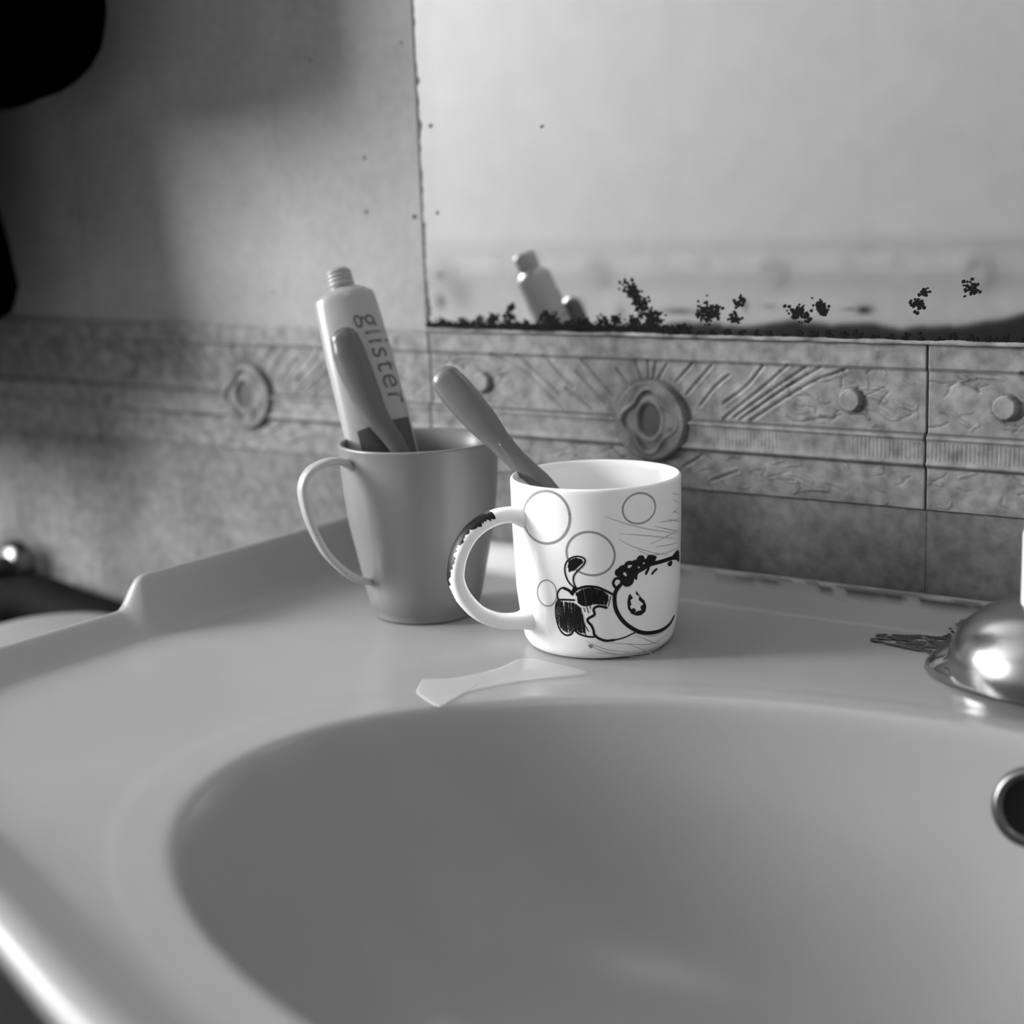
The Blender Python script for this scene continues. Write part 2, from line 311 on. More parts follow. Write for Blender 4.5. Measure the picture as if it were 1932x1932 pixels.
# ragged dark left edge
V = []; F = []
zz = np.arange(MZ0, MZ1, .0012)
for i, z in enumerate(zz):
    wd = .0009+.0010*vn(np.array([z]), 300, 7)[0]+(.0016*max(0, vn(np.array([z]), 160, 8)[0]-.72)/.28); wd += .004*math.exp(-((z-.148)/.012)**2)*vn(np.array([z]), 500, 3)[0]
    V += [(MX0-.0002, .7189, z), (MX0+wd, .7189, z)]
    if i: F.append((2*i-2, 2*i-1, 2*i+1, 2*i))
obj('edge_strip', V, F, M_edge, mi, False)
CL = [[-.4342,.1638,30],[-.4303,.159,30],[-.4265,.154,30],[-.4201,.1484,35],[-.4224,.1433,30],[-.4322,.1468,20],[-.3888,.1517,45],[-.3826,.1531,20],[-.3689,.1568,8],[-.3673,.1587,6],[-.3719,.1492,14],[-.3364,.1524,25],[-.3321,.1506,14],[-.3236,.1557,16],[-.3227,.1526,8],[-.2746,.1576,16],[-.2708,.1626,9],[-.2496,.1655,14],[-.247,.1643,8],[-.4889,.1473,25],[-.4837,.1453,20],[-.5123,.1529,10],[-.5143,.1475,16],[-.5256,.1458,18],[-.5351,.1444,14],[-.4644,.1448,20],[-.4507,.1459,16],[-.4439,.148,14],[-.4749,.144,14],[-.5035,.1435,14],[-.5485,.1442,10],[-.5621,.1446,6],[-.5643,.2562,1],[-.4875,.251,1],[-.5625,.2065,1]]
for x in np.arange(-.572, -.40, .0035): CL.append([x, .1415+rs.uniform(0, .0015), 9])
for x in np.arange(-.40, -.22, .008): CL.append([x, .1405+rs.uniform(0, .0015), 5])
V = []; F = []
for cx, cz, n in CL:
    sp = .00048*math.sqrt(n)
    for _ in range(int(n*2.2)):
        x = cx+rs.normal(0, sp*.95); z = cz+rs.normal(0, sp*.8); r = rs.uniform(.0005, .0010)
        if x < MX0 or z < MZ0+.0005: continue
        k = len(V); V.append((x, .71885-rs.uniform(0, .0002), z)); y = V[-1][1]
        for i in range(7): a = -i*2*math.pi/7; q = r*rs.uniform(.7, 1.2); V.append((x+q*math.cos(a), y, z+q*math.sin(a)))
        F += [(k, k+1+i, k+1+(i+1) % 7) for i in range(7)]
tag(obj('corrosion', V, F, M_cor, mi, False), 'clumped black corrosion spots', kind='stuff')
# pale cement bead along the mirror bottom
V = []; F = []
for i, x in enumerate(np.arange(MX0+.0, .1, .003)):
    h = .0007+.0012*vn(np.array([x]), 90, 12)[0]; d = .0012+.0022*vn(np.array([x]), 130, 14)[0]*(1 if x > -.42 else .5)
    V += [(x, .7212, .1382), (x, .7195-d, .1383), (x, .7190-d*.7, .1392+h*.5), (x, .7212, .1394+h)]
    if i:
        k = 4*i
        for a in range(3): F.append((k-4+a, k-4+a+1, k+a+1, k+a))
tag(obj('trim_20', V, F, M_grout, None, True), kind='structure')
# ---------------------------------------------------------------- sink
CX, CY, EA, EB = -.18, .425, .251, .160
half = [(-.596, .700), (-.596, .425), (-.590, .394), (-.568, .364), (-.525, .339), (-.458, .3155), (-.384, .290), (-.305, .262), (-.245, .246), (-.18, .240)]
poly = [tuple(q) for q in half]; poly = [(-.596, .700)] + [tuple(q) for q in cr(half[1:], 8)]
poly = poly + [(2*CX-x, y) for x, y in poly[::-1][1:]]
P = np.array(poly)
def offset(P, left, back, front):
    n = len(P); lines = []
    for i in range(n):
        a, b_ = P[i], P[(i+1) % n]; t = (b_-a)/np.linalg.norm(b_-a); nr = np.array([t[1], -t[0]])
        mid = (a+b_)/2
        if (mid-np.array([CX, CY]))@nr < 0: nr = -nr
        d = back if abs(a[1]-.7) < 1e-6 and abs(b_[1]-.7) < 1e-6 else (front if abs(nr[1]) > .3 else left)
        lines.append((a+nr*d, t))
    out = []
    for i in range(n):
        (a, t), (b_, s) = lines[i-1], lines[i]; M_ = np.array([t, -s]).T
        if abs(np.linalg.det(M_)) < .02: out.append((b_+a+t*np.linalg.norm(P[i]-P[i-1]))/2); continue
        q = np.linalg.solve(M_, b_-a); out.append(a+t*q[0])
    return np.array(out)
def ray_r(P, dirs):
    R = np.full(len(dirs), np.nan); c = np.array([CX, CY])
    for i in range(len(P)):
        a, b_ = P[i]-c, P[(i+1) % len(P)]-c; e = b_-a
        for k, d in enumerate(dirs):
            den = d[0]*e[1]-d[1]*e[0]
            if abs(den) < 1e-12: continue
            t = (a[0]*e[1]-a[1]*e[0])/den; u = (a[0]*d[1]-a[1]*d[0])/den
            if t > 0 and -1e-6 <= u <= 1+1e-6: R[k] = t if np.isnan(R[k]) else max(R[k], t)
    return R
NA = 900; ang = np.linspace(0, 2*np.pi, NA, endpoint=False)
dirs = np.c_[np.cos(ang), np.sin(ang)]
ro = ray_r(P, dirs); P2 = offset(P, .0225, .0100, .025); r2 = ray_r(P2, dirs); P3 = offset(P, .0290, .0194, .034); r3 = ray_r(P3, dirs)
rb = 1/np.sqrt((dirs[:, 0]/EA)**2+(dirs[:, 1]/EB)**2)
px_ = CX+dirs[:, 0]*ro; py_ = CY+dirs[:, 1]*ro
def sm(x): x = np.clip(x, 0, 1); return x*x*(3-2*x)
side = (np.abs(px_-CX) > .41) ; hl = np.full(NA, .012)
hl = np.where(py_ > .48, .012+.0155*sm((py_-.506)/.016), hl)
isb = (py_ > .6995) & (np.abs(px_-CX) < .4155)
bl = .0175+.010*sm((np.abs(px_-CX)-.375)/.035); hl = np.where(isb, bl, hl)
V = []; grime = []
rows = 0
def ringrow(r, z):
    global rows
    for k in range(NA): V.append((CX+dirs[k, 0]*r[k], CY+dirs[k, 1]*r[k], z[k] if hasattr(z, '__len__') else z))
    rows += 1
def bowlz(s): return -.13*(1-s**4.5)
for s in np.linspace(.05, .93, 34): ringrow(rb*s, bowlz(s))
# rounded bowl edge: blend slope to flat deck
g0 = .13*4.5
for t in np.linspace(.937, 1.10, 26):
    k_ = .0042; xx_ = bowlz(t) if t < 1 else g0*(t-1); ringrow(rb*t, -k_*math.log1p(math.exp(-xx_/k_)))
rin = rb*1.12
for t in np.linspace(0, 1, 24)[0:-1]: ringrow(rin*(1-t)+ro*t, -.0004*(1-t))
for t in np.linspace(0, 1, 12): ringrow(ro*(1-t)+r2*t, hl*(.75*min(1, max(0, (t-.06)/.90))**1.15+.25*sm(t)))
for t in np.linspace(.15, 1, 7): 
    a = t*math.pi/2; ringrow(r2+(r3-r2)*math.sin(a), hl-.005*(1-math.cos(a)))
ringrow(r3-.004, -.004+hl*0); ringrow(r3-.013, -.013+hl*0); ringrow(r3-.028, -.024+hl*0); ringrow(rb*1.12, -.05+hl*0); ringrow(rb*.85, -.15+hl*0)
F = [(j*NA+i, j*NA+(i+1) % NA, (j+1)*NA+(i+1) % NA, (j+1)*NA+i) for j in range(rows-1) for i in range(NA)]
F.append(tuple(range(NA))[::-1]); F.append(tuple((rows-1)*NA+i for i in range(NA)))
sk = thing('sink', 'white ceramic vanity sink with oval bowl and raised rim', 'sink', (CX, CY, -.85))
o = obj('basin', V, F, M_sink, sk); o.data.update()
A_ = np.array(V); X_, Y_, Zz = A_.T
def n2d(x, y, f, s):
    r = np.random.RandomState(s).rand(256, 256); tx, ty = (x+3)*f, (y+3)*f; i, j = np.floor(tx).astype(int), np.floor(ty).astype(int); u, v = tx-i, ty-j; u = u*u*(3-2*u); v = v*v*(3-2*v)
    g = lambda a, b_: r[a % 256, b_ % 256]
    return (g(i, j)*(1-u)+g(i+1, j)*u)*(1-v)+(g(i, j+1)*(1-u)+g(i+1, j+1)*u)*v
top = (Zz > -.002)
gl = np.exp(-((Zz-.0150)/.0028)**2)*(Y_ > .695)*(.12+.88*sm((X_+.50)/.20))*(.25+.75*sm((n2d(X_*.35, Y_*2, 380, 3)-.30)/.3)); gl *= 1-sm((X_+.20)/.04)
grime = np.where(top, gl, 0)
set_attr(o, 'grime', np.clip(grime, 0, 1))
# dirty patch on deck: thin scale deposit beside the faucet
V = []; F = []; rp = np.random.RandomState(8)
for _ in range(9000):
    x = rp.uniform(-.280, -.225); t = (x+.280)/.055; yc = .684+.006*t; hwid = .006+.017*t; y = rp.uniform(yc-hwid, yc+hwid); e = abs(y-yc)/hwid
    dens = .5*n2d(np.array([x*.45]), np.array([y]), 420, 5)[0]+.5*n2d(np.array([x*.6]), np.array([y]), 1500, 6)[0]
    if dens < (.60 if e < .7 else .50)-.08*t+.1*max(0, e-.9): continue
    zz_ = .0003+rp.uniform(0, .0004)+(0 if y < .7005 else (y-.7005)/.0095*.0172)
    if y > .7085: continue
    r = rp.uniform(.0003, .0008); k = len(V); V.append((x, y, zz_))
    for i in range(6): a = i*math.pi/3; V.append((x+1.7*r*math.cos(a), y+r*math.sin(a)*.7, zz_))
    F += [(k, k+1+i, k+1+(i+1) % 6) for i in range(6)]
M_gr = mat('dark_limescale_grime', .11, .8, spec=.1)
tag(obj('grime_patch', V, F, M_gr, sk, False), 'dark mottled grime beside the faucet', kind='stuff')
# pedestal
Vp, Fp = lathe([(.10, -.85), (.10, -.82), (.075, -.70), (.07, -.30), (.085, -.20), (.10, -.151)], (CX, CY+.06), 48); fixn(obj('pedestal', Vp, Fp, M_sink, sk))
# overflow hole with metal ring, set on the bowl's back wall
def on_bowl(x, y):
    s = math.hypot((x-CX)/EA, (y-CY)/EB); return -.13*(1-s**4.5)
hx, hy = -.1705, .5772; e_ = 1e-4
hz = on_bowl(hx, hy); nrm = Vector((-(on_bowl(hx+e_, hy)-on_bowl(hx-e_, hy))/(2*e_), -(on_bowl(hx, hy+e_)-on_bowl(hx, hy-e_))/(2*e_), 1)).normalized()
q = nrm.to_track_quat('Z', 'Y').to_matrix()
def oriented(prof, n=64):
    V_, F_ = lathe(prof, n=n); return [tuple(Vector((hx, hy, hz)) + q @ Vector(v)) for v in V_], F_
ov = thing('overflow_drain', 'dark round overflow hole ringed with dull metal inside the bowl', 'drain', (hx, hy, hz))
Va, Fa = oriented([(.0112, .0012), (.0125, .0026), (.0140, .0024), (.0158, .0008), (.0162, -.002)]); obj('ring', Va, Fa, M_metal, ov)
Va, Fa = oriented([(.0001, .0006), (.0060, .0006), (.0113, .0014)]); obj('opening', Va, Fa, M_dark, ov)
# ---------------------------------------------------------------- faucet
fa = thing('faucet', 'chrome faucet with pointed oval base behind the bowl', 'faucet', (-.18, .647, 0))
V = []; F = []; n = 96; fx, fy = -.18, .647
for k, (s, z) in enumerate(((.97, .0003), (1.0, .0025), (.98, .006), (.92, .010), (.84, .0135), (.72, .017), (.4, .0195), (.01, .0205))):
    for i in range(n):
        a = 2*math.pi*i/n; c, d = math.cos(a), math.sin(a)
        V.append((fx+.061*s*math.copysign(abs(c)**1.0, c), fy+.029*s*math.copysign(abs(d)**1.35, d), z))
F = [(j*n+i, j*n+(i+1) % n, (j+1)*n+(i+1) % n, (j+1)*n+i) for j in range(7) for i in range(n)]; F.append(tuple(range(n))[::-1])
obj('base_plate', V, F, M_chrome, fa)
Vp, Fp = lathe([(.047, .008), (.0475, .014), (.046, .020), (.042, .027), (.035, .033), (.026, .037), (.018, .0385)], (fx, fy), 64); obj('body', Vp, Fp, M_chrome2, fa)
Vp, Fp = lathe([(.018, .037), (.018, .068), (.017, .0715), (.010, .073), (.0001, .0735)], (fx, fy), 64); obj('handle', Vp, Fp, M_white, fa)
pth = cr([(fx+.010, fy-.015, .022), (fx+.055, fy-.045, .034), (fx+.085, fy-.066, .034), (fx+.098, fy-.076, .020)], 8); V_, F_ = sweep(pth, [(.011, .009)]*len(pth), (1, 0, 0)); obj('spout', V_, F_, M_chrome, fa)
